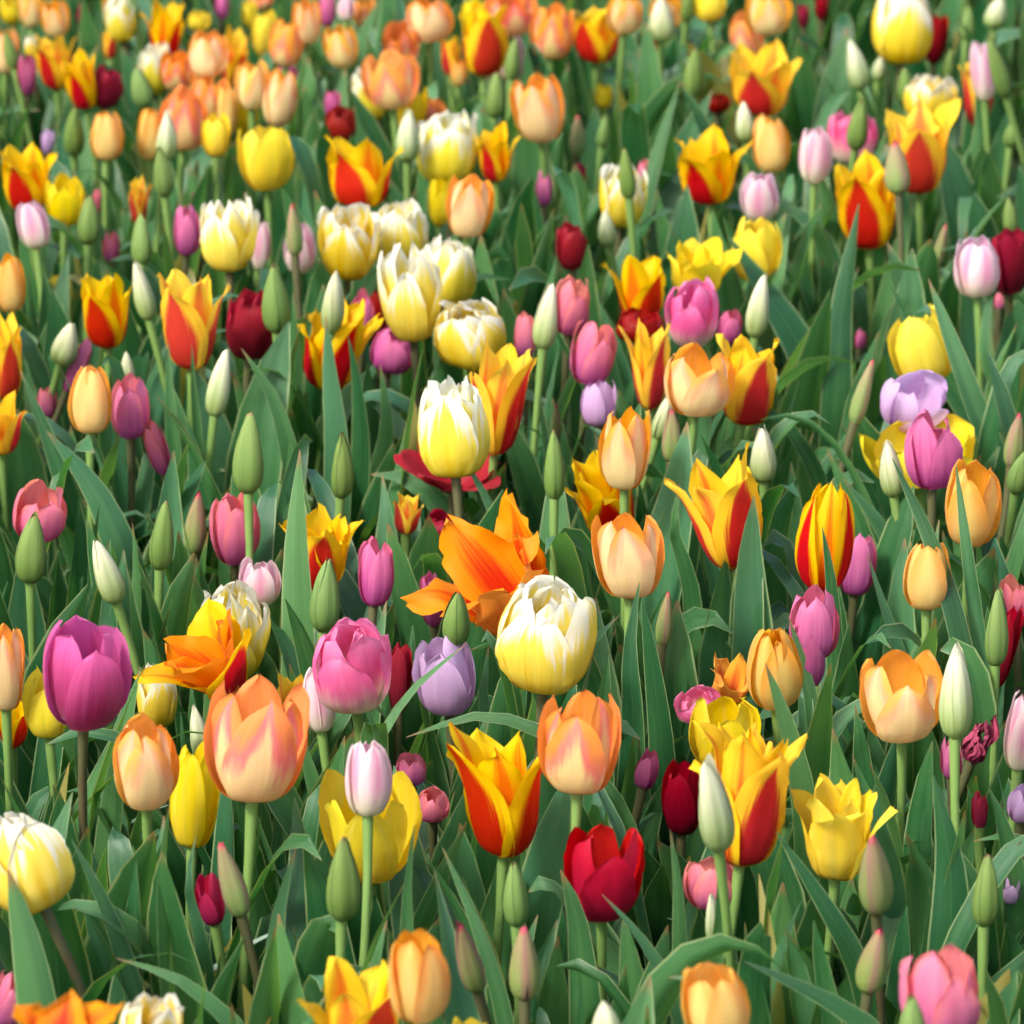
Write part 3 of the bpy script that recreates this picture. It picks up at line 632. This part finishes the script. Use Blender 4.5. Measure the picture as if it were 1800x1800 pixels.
('WG',272,120,58,92,0,'white tulip tip behind the apricot crowd',dict(dz=-.03)),
('GB',250,152,40,78,-5,'green bud leaning by the apricot crowd',dict()),
('DR',188,152,58,80,6,'purple red tulip beside a red flame petal',dict(dz=-.01)),
('FL',138,138,66,112,-8,'red flamed tulip with a bold red petal near the upper corner',dict(rot=-.3)),
('FL',98,108,74,102,0,'golden tulip just behind the bold red flame petal',dict(dz=-.02)),
('MV',47,130,34,74,0,'mauve pink tulip near the upper corner',dict(dz=-.01)),
('AP',366,94,70,86,0,'apricot tulip before a red and yellow one in the back rows',dict(dz=.01)),
('FL',410,96,52,112,8,'red and yellow tulip behind the apricot one in the back rows',dict(dz=-.02)),
('AP',96,32,52,68,0,'apricot tulip at the top edge near the corner',dict()),
('AP',54,14,44,70,0,'dull orange tulip cut by the top edge in the corner',dict(dz=-.01)),
('AP',12,88,44,84,0,'orange tulip behind a green bud in the upper corner',dict(dz=-.01)),
('GB',20,88,28,72,0,'green bud in the upper corner before an orange tulip',dict(dz=.01)),
('RD',146,28,24,44,0,'red speck of a tulip at the top edge',dict(dz=-.04)),
('WG',212,32,60,86,-8,'slanting yellow and white tulip at the top edge',dict()),
('GB',237,14,22,52,0,'green bud at the top edge between two yellow tulips',dict(dz=.01)),
('FL',284,48,82,110,4,'golden flamed tulip at the top edge',dict()),
('YE',350,36,40,38,0,'small pale yellow tulip at the top edge',dict(dz=-.02)),
('MV',390,6,26,56,0,'pink tulip tip at the top edge beside the small pale yellow one',dict(dz=-.02)),
('AR',458,0,46,34,0,'orange red tulip cut by the top edge',dict(dz=-.03)),
('YE',466,58,48,84,0,'yellow tulip behind the dusky apricot one in the back rows',dict(dz=-.03)),
('AR',505,74,66,86,0,'dusky apricot tulip touching a taller cream one',dict()),
('AP',539,36,52,84,0,'taller cream and apricot tulip at the top edge',dict(dz=.02)),
('MV',574,16,32,62,0,'magenta tulip beside the taller cream and apricot one',dict(dz=-.01)),
('AP',598,80,64,78,0,'orange buff tulip with its stem in the clear, back rows',dict()),
('MV',584,182,30,50,0,'pink tulip over a maroon one in the back rows',dict(dz=-.02)),
('DR',598,218,56,68,0,'maroon tulip above the orange and red cup',dict(dz=-.03)),
('FL',640,302,142,132,0,'orange and red cup tulip with broad red petals above the white crowned pair',dict(rot=-.5,dz=.02)),
('AP',756,34,84,82,0,'apricot tulip at the top edge with a cream base',dict()),
('AR',705,78,66,86,0,'rosy tulip behind the open coral cup',dict(dz=-.02)),
('AR',686,138,104,108,-4,'open coral orange cup tulip in the back rows',dict(opn=.14,dz=.01)),
('WD',648,164,62,98,-16,'cream tulip leaning away under the open coral cup',dict(dz=-.03)),
('YE',722,192,62,82,6,'golden tulip below the open coral cup',dict(dz=-.03)),
('CB',717,238,44,96,2,'whitish bud before a broad cream double',dict(dz=.02)),
('AR',756,196,62,52,0,'orange tulip tips showing over the broad cream double',dict(dz=-.04)),
('WD',786,258,108,134,0,'broad cream double with a yellow hollow beside the whitish bud',dict(opn=.06)),
('FL',874,266,86,110,0,'small red and orange tulip beside the broad cream double',dict()),
('AP',826,361,86,114,0,'pale apricot tulip on a straight green stem by the cream cluster',dict(dz=.03,opn=.08)),
('YE',776,354,46,88,0,'yellow tulip half behind the pale apricot one',dict(dz=-.03)),
('FL',848,70,92,132,2,'tall golden red tulip at the back, its petals closed',dict(opn=-.1,rot=.4)),
('FL',796,96,44,76,0,'orange tulip beside the tall golden red one',dict(dz=-.03)),
('BF',806,128,30,48,0,'small buff tulip under the tall golden red one',dict(dz=-.03)),
('AR',898,22,96,84,0,'coral apricot tulip cut by the top edge',dict(dz=.01)),
('AR',971,54,80,102,0,'pink and orange tulip with a white base at the back',dict(dz=.01)),
('FL',1050,58,92,108,0,'golden red tulip between the pink and orange one and a peach one',dict(dz=-.02)),
('AP',1098,22,64,78,0,'peach tulip cut by the top edge on a light stem',dict(dz=.02)),
('AP',1170,18,60,70,0,'peach tulip behind a white bud at the top edge',dict(dz=-.02)),
('CB',1163,34,46,84,0,'white bud at the top edge before a peach tulip',dict(dz=.02)),
('PP',898,100,56,80,0,'pale pink tulip behind a green bud under the coral apricot one',dict(dz=-.04)),
('GB',900,104,28,76,0,'green bud under the coral apricot tulip at the back',dict(dz=.0)),
('GB',871,168,36,82,0,'blurred green bud in front of the tall golden red tulip stem',dict(dz=-.01)),
('AP',944,189,98,124,-3,'clear apricot tulip with one petal turned out, standing free at the back',dict(opn=.1,dz=.02)),
('VB',1015,238,28,76,0,'pinkish bud low beside the free standing apricot tulip',dict(dz=-.02)),
('GB',1060,232,24,62,0,'small green bud beside the pinkish bud',dict(dz=-.03)),
('YE',1062,168,32,46,0,'small yellow tulip deep in the leaves at the back',dict(dz=-.06)),
('MV',956,330,32,66,0,'pink tulip low under the free standing apricot one',dict(dz=-.05)),
('DR',1021,312,28,56,0,'maroon tulip low between upright leaves at the back',dict(dz=-.05)),
('WG',1096,342,86,116,0,'ragged cream tulip behind a dark green bud',dict()),
('GB',1103,304,30,96,0,'dark green bud before the ragged cream tulip',dict(dz=.04)),
('CR',1134,298,26,40,0,'pink tulip tip over the ragged cream one',dict(dz=-.03)),
('DR',1006,431,58,88,-3,'dark crimson tulip alone in a gap of upright leaves',dict(dz=.0)),
('CB',1068,402,32,68,0,'pale bud beside the lone dark crimson tulip',dict(dz=-.01)),
('YE',1247,8,58,60,0,'yellow tulip cut by the top edge',dict()),
('GB',1208,10,26,60,0,'green bud at the top edge beside a yellow tulip',dict()),
('AR',1316,58,68,84,-4,'orange tulip behind a flared flame tulip at the back',dict(dz=-.02)),
('AP',1352,20,84,86,0,'cream based orange tulip cut by the top edge',dict(dz=.01)),
('FL',1346,136,130,138,0,'flared flame tulip with petals spread wide at the back',dict(opn=.2,rot=-.4)),
('DR',1412,28,22,44,0,'dark red speck beside the cream based orange tulip',dict(dz=-.04)),
('DR',1444,12,24,50,0,'second dark red speck at the top edge',dict(dz=-.04)),
('WD',1586,38,108,150,0,'big lemon and white tulip cut by the top edge',dict(dz=.03)),
('DR',1646,68,44,90,0,'dark red tulip behind the big lemon and white one',dict(dz=-.04)),
('GB',1700,40,26,66,4,'green bud near the top edge on a bent stalk',dict()),
('CB',1750,22,42,60,-4,'greenish white bud at the top edge',dict()),
('CB',1508,114,40,92,-3,'ivory bud standing free at the back',dict(dz=.01)),
('CB',1545,120,26,46,10,'small cream bud beside the free ivory one',dict(dz=-.02)),
('GB',1220,128,38,92,0,'green bud beside the flared flame tulip',dict(dz=.01)),
('PP',1728,124,46,108,0,'baby pink tulip before a red and yellow one at the edge',dict(dz=.02)),
('GB',1757,118,36,116,0,'tall green bud on a long stem next to the baby pink tulip',dict(dz=.04)),
('FL',1718,164,70,118,0,'red and yellow tulip behind the baby pink one',dict(dz=-.02)),
('GB',1666,116,24,62,0,'small green bud under the big lemon and white tulip',dict(dz=-.01)),
('WG',1636,172,96,92,0,'curled cream tulip behind the tall flamed one',dict(dz=-.01)),
('GB',1592,152,34,70,6,'green bud beside the curled cream tulip',dict(dz=-.02)),
('FL',1622,256,134,172,-4,'tall flamed tulip with a bright red centre petal',dict(dz=.02,rot=-.15,opn=.04)),
('PP',1434,271,60,104,0,'pale orchid pink tulip beside a larger pink one',dict(dz=.02)),
('PK',1498,240,90,98,0,'larger pink tulip behind a split green bud',dict(dz=-.01)),
('GB',1507,218,38,94,0,'split green bud before the larger pink tulip',dict(dz=.03)),
('CB',1310,214,34,74,0,'white bud between flame tulips at the back',dict(dz=.01)),
('BF',1356,252,68,106,0,'orange buff tulip under the flared flame tulip',dict()),
('FL',1256,288,144,146,-4,'open flame tulip with one long petal reaching sideways',dict(opn=.22,rot=-.5)),
('PP',1335,346,70,88,-8,'baby pink tulip leaning over a clear yellow one',dict(dz=.02)),
('FL',1532,350,134,180,-4,'golden flame tulip with its red side low, behind a grey green bud',dict(rot=-.3,opn=.05)),
('VB',1577,294,46,98,-3,'grey green bud with a pink edge before the golden flame tulip',dict(dz=.04)),
('DR',1264,182,40,36,0,'wilted dark red scrap of a tulip at the back',dict(dz=-.05)),
('GB',1778,236,30,48,0,'pale green bud at the edge below the tall green bud',dict(dz=-.03)),
('GB',1776,380,28,66,4,'yellowish bud above the deep red tulip at the edge',dict(dz=-.01)),
('CR',1756,530,18,34,0,'coral speck below the shell pink tulip',dict(dz=-.06)),
]
CAT += [
('FL',192,78,30,54,0,'small orange tulip in the gap above the purple red one',dict(dz=-.03)),
('MV',506,128,34,44,0,'magenta tulip low behind the paler apricot one with white edge',dict(dz=-.04)),
('DR',418,116,30,50,0,'maroon tulip behind the apricot tulip with cream base',dict(dz=-.04)),
('YE',432,206,44,60,0,'yellow tulip low behind the apricot tulip with cream base',dict(dz=-.05)),
('PP',608,14,30,48,0,'pale pink tulip at the top edge beside the orange buff one',dict(dz=-.02)),
('AR',370,168,70,80,8,'coral apricot tulip on the outer side of the apricot crowd',dict(dz=-.02)),
('AP',350,140,54,62,0,'apricot tulip topping the apricot crowd',dict(dz=-.03)),
('YE',18,18,40,50,0,'golden tulip cut by the top corner',dict(dz=-.04)),
('WD',56,82,26,44,0,'white tulip tip between the mauve pink one and the corner bud',dict(dz=-.03)),
('YE',438,24,30,50,0,'yellow tulip tip cut by the top edge',dict(dz=-.03)),
('FL',200,12,44,60,0,'orange tulip cut by the top edge beside the slanting yellow one',dict(dz=-.04)),
('AR',640,20,40,52,0,'orange tulip tip at the top edge above the orange buff one',dict(dz=-.03)),
('FL',1140,70,36,52,0,'small golden tulip behind the white bud at the top edge',dict(dz=-.05)),
('YE',830,20,40,50,0,'small yellow tulip at the top edge beside the tall golden red one',dict(dz=-.05)),
]
# leaves one can trace in the photo: midline pixels from low to tip, width, height of tip (m)
NL = [
 ([(524,1150),(520,960),(527,790)],62,.455), ([(1322,1130),(1318,990),(1325,872)],92,.43), ([(225,1010),(165,860),(82,757)],80,.40),
 ([(130,900),(85,770),(35,650)],56,.40), ([(1075,1400),(985,1305),(850,1258),(714,1296)],32,.42), ([(1700,1180),(1640,960),(1568,805)],46,.47),
 ([(1725,1150),(1700,960),(1680,812)],34,.47), ([(1470,740),(1480,540),(1510,357)],66,.42), ([(1420,640),(1345,510),(1280,415)],84,.40),
 ([(1560,540),(1582,440),(1605,350)],52,.40), ([(1670,1700),(1668,1500),(1640,1362)],108,.42), ([(70,1800),(45,1650),(14,1528)],84,.46),
 ([(715,1690),(716,1560),(728,1450)],50,.45), ([(908,1520),(902,1450),(888,1388)],38,.44), ([(1500,1680),(1430,1560),(1364,1462)],64,.45),
 ([(1120,420),(1150,290),(1196,140)],38,.41), ([(660,1320),(720,1220),(822,1130)],34,.46), ([(1112,1250),(1108,1130),(1124,1025)],62,.43),
 ([(1160,1280),(1145,1160),(1128,1050)],50,.42), ([(850,870),(790,825),(708,828)],30,.38), ([(862,890),(835,840),(799,784)],34,.47),
 ([(1465,1080),(1458,1000),(1445,925)],34,.47), ([(1575,1130),(1548,1050),(1524,972)],44,.43), ([(590,760),(580,660),(573,556)],52,.46),
 ([(632,740),(625,660),(612,590)],44,.44), ([(305,780),(298,690),(296,600)],46,.42), ([(346,760),(340,680),(337,602)],28,.44),
 ([(510,800),(480,700),(424,612)],46,.42), ([(1420,800),(1370,735),(1275,697)],36,.43), ([(1255,1700),(1265,1600),(1262,1500)],46,.45),
 ([(1520,1800),(1420,1740),(1308,1690)],62,.44), ([(400,1790),(310,1720),(203,1684)],46,.43), ([(880,1760),(835,1620),(777,1488)],36,.43),
 ([(1020,1680),(1010,1600),(985,1528)],74,.42), ([(1170,1720),(1120,1640),(1058,1572)],48,.43), ([(1455,1360),(1450,1300),(1448,1250)],40,.38),
 ([(230,1720),(180,1580),(125,1475)],44,.43), ([(95,1490),(108,1410),(122,1340)],48,.40), ([(1195,1640),(1190,1540),(1178,1458)],40,.45),
 ([(1620,1290),(1595,1180),(1640,1095)],44,.37), ([(1700,1640),(1740,1540),(1795,1480)],70,.42), ([(1775,1500),(1760,1440),(1738,1385)],80,.44),
 ([(1400,1340),(1375,1250),(1345,1165)],56,.46), ([(1440,1360),(1420,1200),(1385,1080)],50,.40), ([(990,1010),(985,960),(975,900)],30,.38),
 ([(720,900),(730,820),(728,700)],54,.38), ([(660,860),(680,760),(668,640)],52,.38), ([(330,1000),(350,880),(330,740)],60,.36),
 ([(235,1110),(240,1010),(233,920)],40,.41), ([(165,1090),(160,1030),(155,990)],44,.38), ([(1210,1010),(1185,930),(1195,850)],40,.44),
 ([(1030,1010),(1020,930),(1010,870)],26,.45), ([(1590,1000),(1545,920),(1480,840)],50,.40), ([(1560,900),(1520,820),(1480,745)],44,.38),
 ([(1430,900),(1410,830),(1430,760)],44,.38), ([(1770,700),(1735,640),(1745,480)],46,.40), ([(1760,830),(1710,700),(1632,490)],44,.42),
 ([(1740,780),(1660,660),(1565,500)],58,.37), ([(1240,520),(1220,440),(1180,390)],34,.36), ([(1690,330),(1725,250),(1715,150)],54,.39),
 ([(1720,400),(1715,330),(1745,260)],44,.38), ([(1395,400),(1345,310),(1270,245)],36,.39), ([(1100,900),(1105,850),(1098,800)],20,.36),
 ([(760,1000),(740,930),(745,870)],40,.36), ([(960,480),(945,400),(930,300)],42,.38), ([(860,500),(880,420),(905,330)],34,.37),
 ([(1000,260),(985,180),(1000,110)],44,.38), ([(1180,260),(1150,160),(1120,90)],50,.37), ([(1430,200),(1410,120),(1400,60)],40,.37),
 ([(420,640),(410,580),(405,520)],34,.40), ([(90,640),(60,560),(50,480)],40,.36), ([(205,480),(200,400),(190,330)],40,.37),
 ([(770,1780),(740,1760),(700,1740)],30,.36), ([(480,1760),(490,1600),(520,1490)],56,.43), ([(290,1640),(285,1540),(300,1400)],40,.47),
 ([(350,1640),(330,1550),(345,1470)],40,.42), ([(140,1330),(135,1290),(140,1240)],36,.38), ([(980,1270),(1000,1180),(1090,1080)],40,.37),
 ([(560,1400),(540,1340),(535,1290)],44,.38), ([(860,1300),(850,1230),(860,1130)],62,.39), ([(1560,1370),(1530,1290),(1535,1210)],46,.39),
]
# ------------------------------------------------------------------ ground
gv = np.array([[-120, -60, 0], [120, -60, 0], [120, 220, 0], [-120, 220, 0]], float)
ground = add_mesh('ground', gv, [(0, 1, 2, 3)], np.array([0, 0, 1, 0, 1, 1, 0, 1], np.float32), M['soil'])
ground['kind'] = 'structure'

# ------------------------------------------------------------------ place every bloom: fit its outline to where the photo shows it
GROUP = {'AP': 'apricot tulips in the mixed bed', 'AR': 'apricot tulips in the mixed bed', 'BF': 'buff yellow tulips in the mixed bed', 'WG': 'white and yellow double tulips in the mixed bed', 'WD': 'white and yellow double tulips in the mixed bed',
         'FL': 'red and yellow flamed tulips in the mixed bed', 'FD': 'red and yellow flamed tulips in the mixed bed', 'OF': 'orange open tulips in the mixed bed', 'ST': 'red and yellow flamed tulips in the mixed bed', 'YE': 'yellow tulips in the mixed bed', 'YD': 'yellow tulips in the mixed bed',
         'MG': 'pink and purple tulips in the mixed bed', 'PK': 'pink and purple tulips in the mixed bed', 'PP': 'pale pink tulips in the mixed bed', 'LI': 'lilac tulips in the mixed bed',
         'DR': 'dark red tulips in the mixed bed', 'DD': 'dark red tulips in the mixed bed', 'DS': 'dark red tulips in the mixed bed', 'RD': 'dark red tulips in the mixed bed', 'WT': 'dark red tulips in the mixed bed',
         'CR': 'pink and purple tulips in the mixed bed', 'MV': 'pink and purple tulips in the mixed bed', 'OR': 'orange open tulips in the mixed bed',
         'GB': 'closed tulip buds in the mixed bed', 'CB': 'closed tulip buds in the mixed bed', 'VB': 'closed tulip buds in the mixed bed'}
def fit(kind, px, py, w, h, tilt, o, seed, res, zc):
    P = on_plane(px, py, zc); dep = (P-CAM) @ FW; m = dep/FPX
    e1, e2, a = axes(tilt, o['lean'])
    R, H = w*m*.5, h*m*.95; base = P - a*H*.5
    for it in range(5):
        pts = head_petals(kind, R, H, seed, o['rot'], o['opn'], res, o.get('crumple', 0.0), o.get('curl', 0.0))
        if it == 0: bend = np.random.default_rng(seed+77).normal(0, .20 if KIND[kind][0] == 'bud' else .10)
        pts = [(base + (q[:, :1] + bend*R*(q[:, 2:3]/H)**2)*e1 + q[:, 1:2]*e2 + q[:, 2:3]*a, mat) for q, mat in pts]
        if it == 4: break
        x, y, _ = project(np.concatenate([q for q, _ in pts]))
        sx = np.clip(w/(x.max()-x.min()), .6, 1.6); sy = np.clip(h/(y.max()-y.min()), .6, 1.6)
        s = abs(math.sin(R_(tilt)))
        R *= sx**(1-.6*s)*sy**(.3*s); H *= sy**(1.15-.4*s)*sx**(.3*s)
        H = max(H, R*.9); R = max(R, H*.13)
        x, y, _ = project(np.concatenate([q for q, _ in pts]))
        base = base + RT*(px-(x.max()+x.min())/2)*m - UP*(py-(y.max()+y.min())/2)*m
    return pts, base, a, R, H, dep

plants = []
for i, e in enumerate(CAT):
    kind, px, py, w, h, tilt, label = e[:7]; o = dict(e[7]) if len(e) > 7 else {}
    r_ = np.random.default_rng(1000+i)
    o.setdefault('rot', r_.choice([-1, 1])*r_.uniform(.4, 1.0) if kind == 'FL' else r_.normal(0, .28)); o.setdefault('opn', 0.0 if kind in ('GB', 'CB', 'VB') else r_.normal(.02, .12) if kind == 'FL' else r_.normal(.01, .07)); o.setdefault('dz', 0.0)
    bud = kind in ('GB', 'CB', 'VB')
    if bud: o['rot'] = o['rot'] + (.9 if r_.random() < .6 else 0.)
    o.setdefault('lean', r_.normal(1, 7))
    if kind == 'WT': o['crumple'] = .22
    big = max(w, h)
    res = (12, 18) if big > 140 else (10, 14) if big > 85 else (8, 10)
    if bud: res = (12, 14)
    tilt += r_.normal(0, 5.0 if bud else 2.5 if tilt == 0 else 1.0)
    pts, base, a, R, H, dep = fit(kind, px, py, w, h, tilt, o, 5000+i, res, HEADZ+o['dz'])
    plants.append(dict(kind=kind, label=label, pts=pts, base=base, a=a, R=R, H=H, dep=dep, res=res, bud=bud, i=i))
    HEADS.append((px, py, w*.5, h*.5, dep))
HA = np.array(HEADS).T

# ------------------------------------------------------------------ build the plants
for p in plants:
    r_ = np.random.default_rng(9000+p['i']); b, a = p['base'], p['a']
    root = np.array([b[0]-a[0]*.14 + r_.normal(0, .012), b[1]-a[1]*.10 + r_.normal(0, .012), 0.0])
    p['root'] = root
    t = empty('budding_tulip' if p['bud'] else 'tulip', root)
    t['label'] = p['label']; t['category'] = 'tulip bud' if p['bud'] else 'tulip'; t['group'] = GROUP[p['kind']]
    p['obj'] = t
    bl = empty('bud' if p['bud'] else 'bloom', (0, 0, 0), t)
    fc = (r_.random(), r_.random(), r_.random(), 1.0)
    f, _, uvl = topo(*p['res'])
    for V, mat in p['pts']: add_mesh('petal', V-root, f, uvl, M[mat], bl).color = fc
    n = 12; sr = np.clip(p['R']*(.20 if p['bud'] else .115), .0026, .0042)
    k = min(.16, b[2]*.4)
    P = bez(root + [0, 0, -.01], root + np.array([r_.normal(0, .022), r_.normal(0, .015), b[2]*.45]), b - a*k, b + a*.004, np.linspace(0, 1, n+1))
    rad = sr*np.interp(np.linspace(0, 1, n+1), [0, .8, .96, 1], [1.25, 1.0, 1.05, 1.35])
    f, _, uvl = topo(7, n)
    add_mesh('stem', tube(P, rad) - root, f, uvl, M[KIND[p['kind']][8]], t)
roots = np.array([p['root'] for p in plants])
NLEAF = 0
def add_leaf(V, res, plant):
    global NLEAF
    f, _, uvl = topo(*res); add_mesh('leaf', V - plant['root'], f, uvl, M['leaf'], plant['obj']); NLEAF += 1
used = np.zeros(len(plants), int)
for k, (pl, wpx, zt) in enumerate(NL):
    r_ = np.random.default_rng(300+k)
    yr = .40*pl[-1][1] + .60*max(q[1] for q in pl); dep = (on_plane(pl[-1][0], yr, .40 + (zt-.42)*.8)-CAM) @ FW
    pts = []
    for j, q in enumerate(pl):
        d = ray(*q); dd = dep*(1 + .003*(len(pl)-1-j)); pts.append(CAM + d*dd)
    low = pts[0]
    dist = np.hypot(roots[:, 0]-low[0], roots[:, 1]-low[1]-.02) + used*.02; j = int(dist.argmin()); used[j] += 1
    rt = roots[j] + np.array([0, 0, .0])
    mid = rt*.45 + low*.55; mid[2] = low[2]*.5
    C = np.array([rt, mid] + pts); s = np.r_[0, np.cumsum(np.linalg.norm(np.diff(C, axis=0), axis=1))]; s /= s[-1]
    P = hermite(np.c_[s, C], np.linspace(0, 1, 25))
    W = wpx*dep/FPX*1.02
    nref = norm(np.array([r_.normal(0, .35), -1.0, .45])) * (1 if r_.random() < .55 else -1)
    V = leaf_verts(r_, P, W, 6, r_.uniform(.08, .32), r_.uniform(.1, .45), r_.normal(0, .35), nref)
    add_leaf(V, (6, 24), plants[j])
for p in plants:
    r_ = np.random.default_rng(20000+p['i'])
    top = p['base'][2]
    for k in range(max(4, 7 - used[p['i']])):
        b, V = make_leaf(r_, p['root'], .28, min(.48, top+.05), (4, 14), tries=18, shrink=.02)
        if b < .05: add_leaf(V, (4, 14), p)

# ------------------------------------------------------------------ the mass of leaves and the tulips beyond the picture
def joined(name, chunks, mats, label, cat):
    Vs, Fs, uvs, mi = [], [], [], []; off = 0
    for V, res, m in chunks:
        f, _, uvl = topo(*res); Vs.append(V); Fs.append(np.array(f)+off); uvs.append(uvl); mi.append(np.full(len(f), m, np.int32)); off += len(V)
    F = np.concatenate(Fs)
    me = bpy.data.meshes.new(name); V = np.concatenate(Vs)
    me.vertices.add(len(V)); me.vertices.foreach_set('co', V.astype(np.float32).ravel())
    me.loops.add(F.size); me.loops.foreach_set('vertex_index', F.astype(np.int32).ravel())
    me.polygons.add(len(F)); me.polygons.foreach_set('loop_start', np.arange(0, F.size, 4, dtype=np.int32))
    me.polygons.foreach_set('material_index', np.concatenate(mi)); me.polygons.foreach_set('use_smooth', np.ones(len(F), bool))
    me.update(calc_edges=True)
    l = me.uv_layers.new(name='UVMap'); l.data.foreach_set('uv', np.concatenate(uvs))
    for m in mats: me.materials.append(m)
    o = bpy.data.objects.new(name, me); col.objects.link(o); o['kind'] = 'stuff'; o['label'] = label; o['category'] = cat
    return o
r_ = np.random.default_rng(42)
ch = []
for k in range(3600):
    y = r_.uniform(2.2, 6.4); x = r_.uniform(-1, 1)*(.14*y + .10); tall = k % 3
    b, V = make_leaf(r_, np.array([x, y, 0.]), .31 if tall else .20, .46 if tall else .38, (4, 12), tries=8, shrink=.012)
    if b < .03: ch.append((V, (4, 12), 0))
joined('tulip_foliage', ch, [M['leaf']], 'dense mass of upright blue green tulip leaves between the plants', 'foliage')

mats = ['leaf', 'green_stem'] + ['apricot', 'cream_double', 'flame_outer', 'flame_inner', 'yellow', 'pink', 'dark_red', 'coral', 'mauve', 'cream_bud', 'green_bud', 'rose_apricot', 'buff', 'pale_pink']
mid = {m: i for i, m in enumerate(mats)}
kinds = ['AP', 'AR', 'BF', 'WD', 'FL', 'FL', 'YE', 'PK', 'DR', 'CR', 'MV', 'CB', 'GB', 'PP']
tpl = []                                   # a stock of plants standing at the origin, set out turned and scaled
for k in range(42):
    root = np.zeros(3); kd = kinds[k % len(kinds)]; bud = kd in ('CB', 'GB'); part = []
    e1, e2, a = axes(r_.normal(0, 6), r_.normal(0, 6)); Hh = r_.uniform(.054, .068); Rr = Hh*(.2 if bud else .38); bs = np.array([r_.normal(0, .012), r_.normal(0, .012), r_.normal(.39, .02)])
    for q, mat in head_petals(kd, Rr, Hh, 700+k, r_.uniform(0, 6), 0.05, (5, 7)):
        part.append((bs + q[:, :1]*e1 + q[:, 1:2]*e2 + q[:, 2:3]*a, (5, 7), mid[mat]))
    part.append((tube(bez(root, root+[0, 0, .15], bs-a*.12, bs+a*.004, np.linspace(0, 1, 8)), .0034, 5), (5, 7), 1))
    for q in range(6):
        part.append((make_leaf(r_, np.array([r_.normal(0, .02), r_.normal(0, .02), 0.]) + [0, -50, 0], .22, .42, (4, 9), tries=1)[1] + [0, 50, 0], (4, 9), 0))
    tpl.append(part)
ch = []; nfl = 0
for gx in np.arange(-1.75, 1.76, .098):
    for gy in np.arange(1.7, 7.5, .115):
        x, y = gx + r_.normal(0, .025), gy + r_.normal(0, .03)
        hx, hy, hd = project(np.array([x, y, .42]))
        if -110 < hx < 1910 and -95 < hy < 1960: continue
        if -110 < hx < 1910 and hy > 900 and project(np.array([x, y, .53]))[1] < 1830: continue
        if y < 2.42 and abs(x) < .62: continue
        if abs(x) > .45 + .21*y: continue
        nfl += 1; az = r_.uniform(0, 6.28); c, sn = math.cos(az), math.sin(az); sc_ = r_.uniform(.90, 1.10)
        Rm = np.array([[c, sn, 0], [-sn, c, 0], [0, 0, 1]])*sc_
        for V, res, m in tpl[r_.integers(len(tpl))]: ch.append((V @ Rm + [x, y, 0], res, m))
joined('surrounding_tulips', ch, [M[m] for m in mats], 'more mixed tulips of the same bed carrying on around the view', 'tulips')

# thin grass blades that come up between the bulbs
ch = []
for _ in range(1500):
    y = r_.uniform(2.4, 6.2); x = r_.uniform(-1, 1)*(.15*y + .1); root = np.array([x, y, 0.]); az = r_.uniform(0, 6.28); L = r_.uniform(.16, .36); d = np.array([math.cos(az), math.sin(az), 0])
    P = bez(root, root + [0, 0, L*.5], root + d*L*.25 + [0, 0, L*.9], root + d*L*r_.uniform(.3, .7) + [0, 0, L*r_.uniform(.7, 1.0)], np.linspace(0, 1, 9))
    V = leaf_verts(r_, P, r_.uniform(.002, .0045), 2, .1, .5, r_.normal(0, 1), -d + np.array([0, 0, .4]))
    if blocks(V) < .02: ch.append((V, (2, 8), 0))
joined('grass', ch, [M['grass']], 'thin silvery grass blades coming up between the tulips', 'grass')
print('plants', len(plants), 'leaves', NLEAF, 'surrounding', nfl)
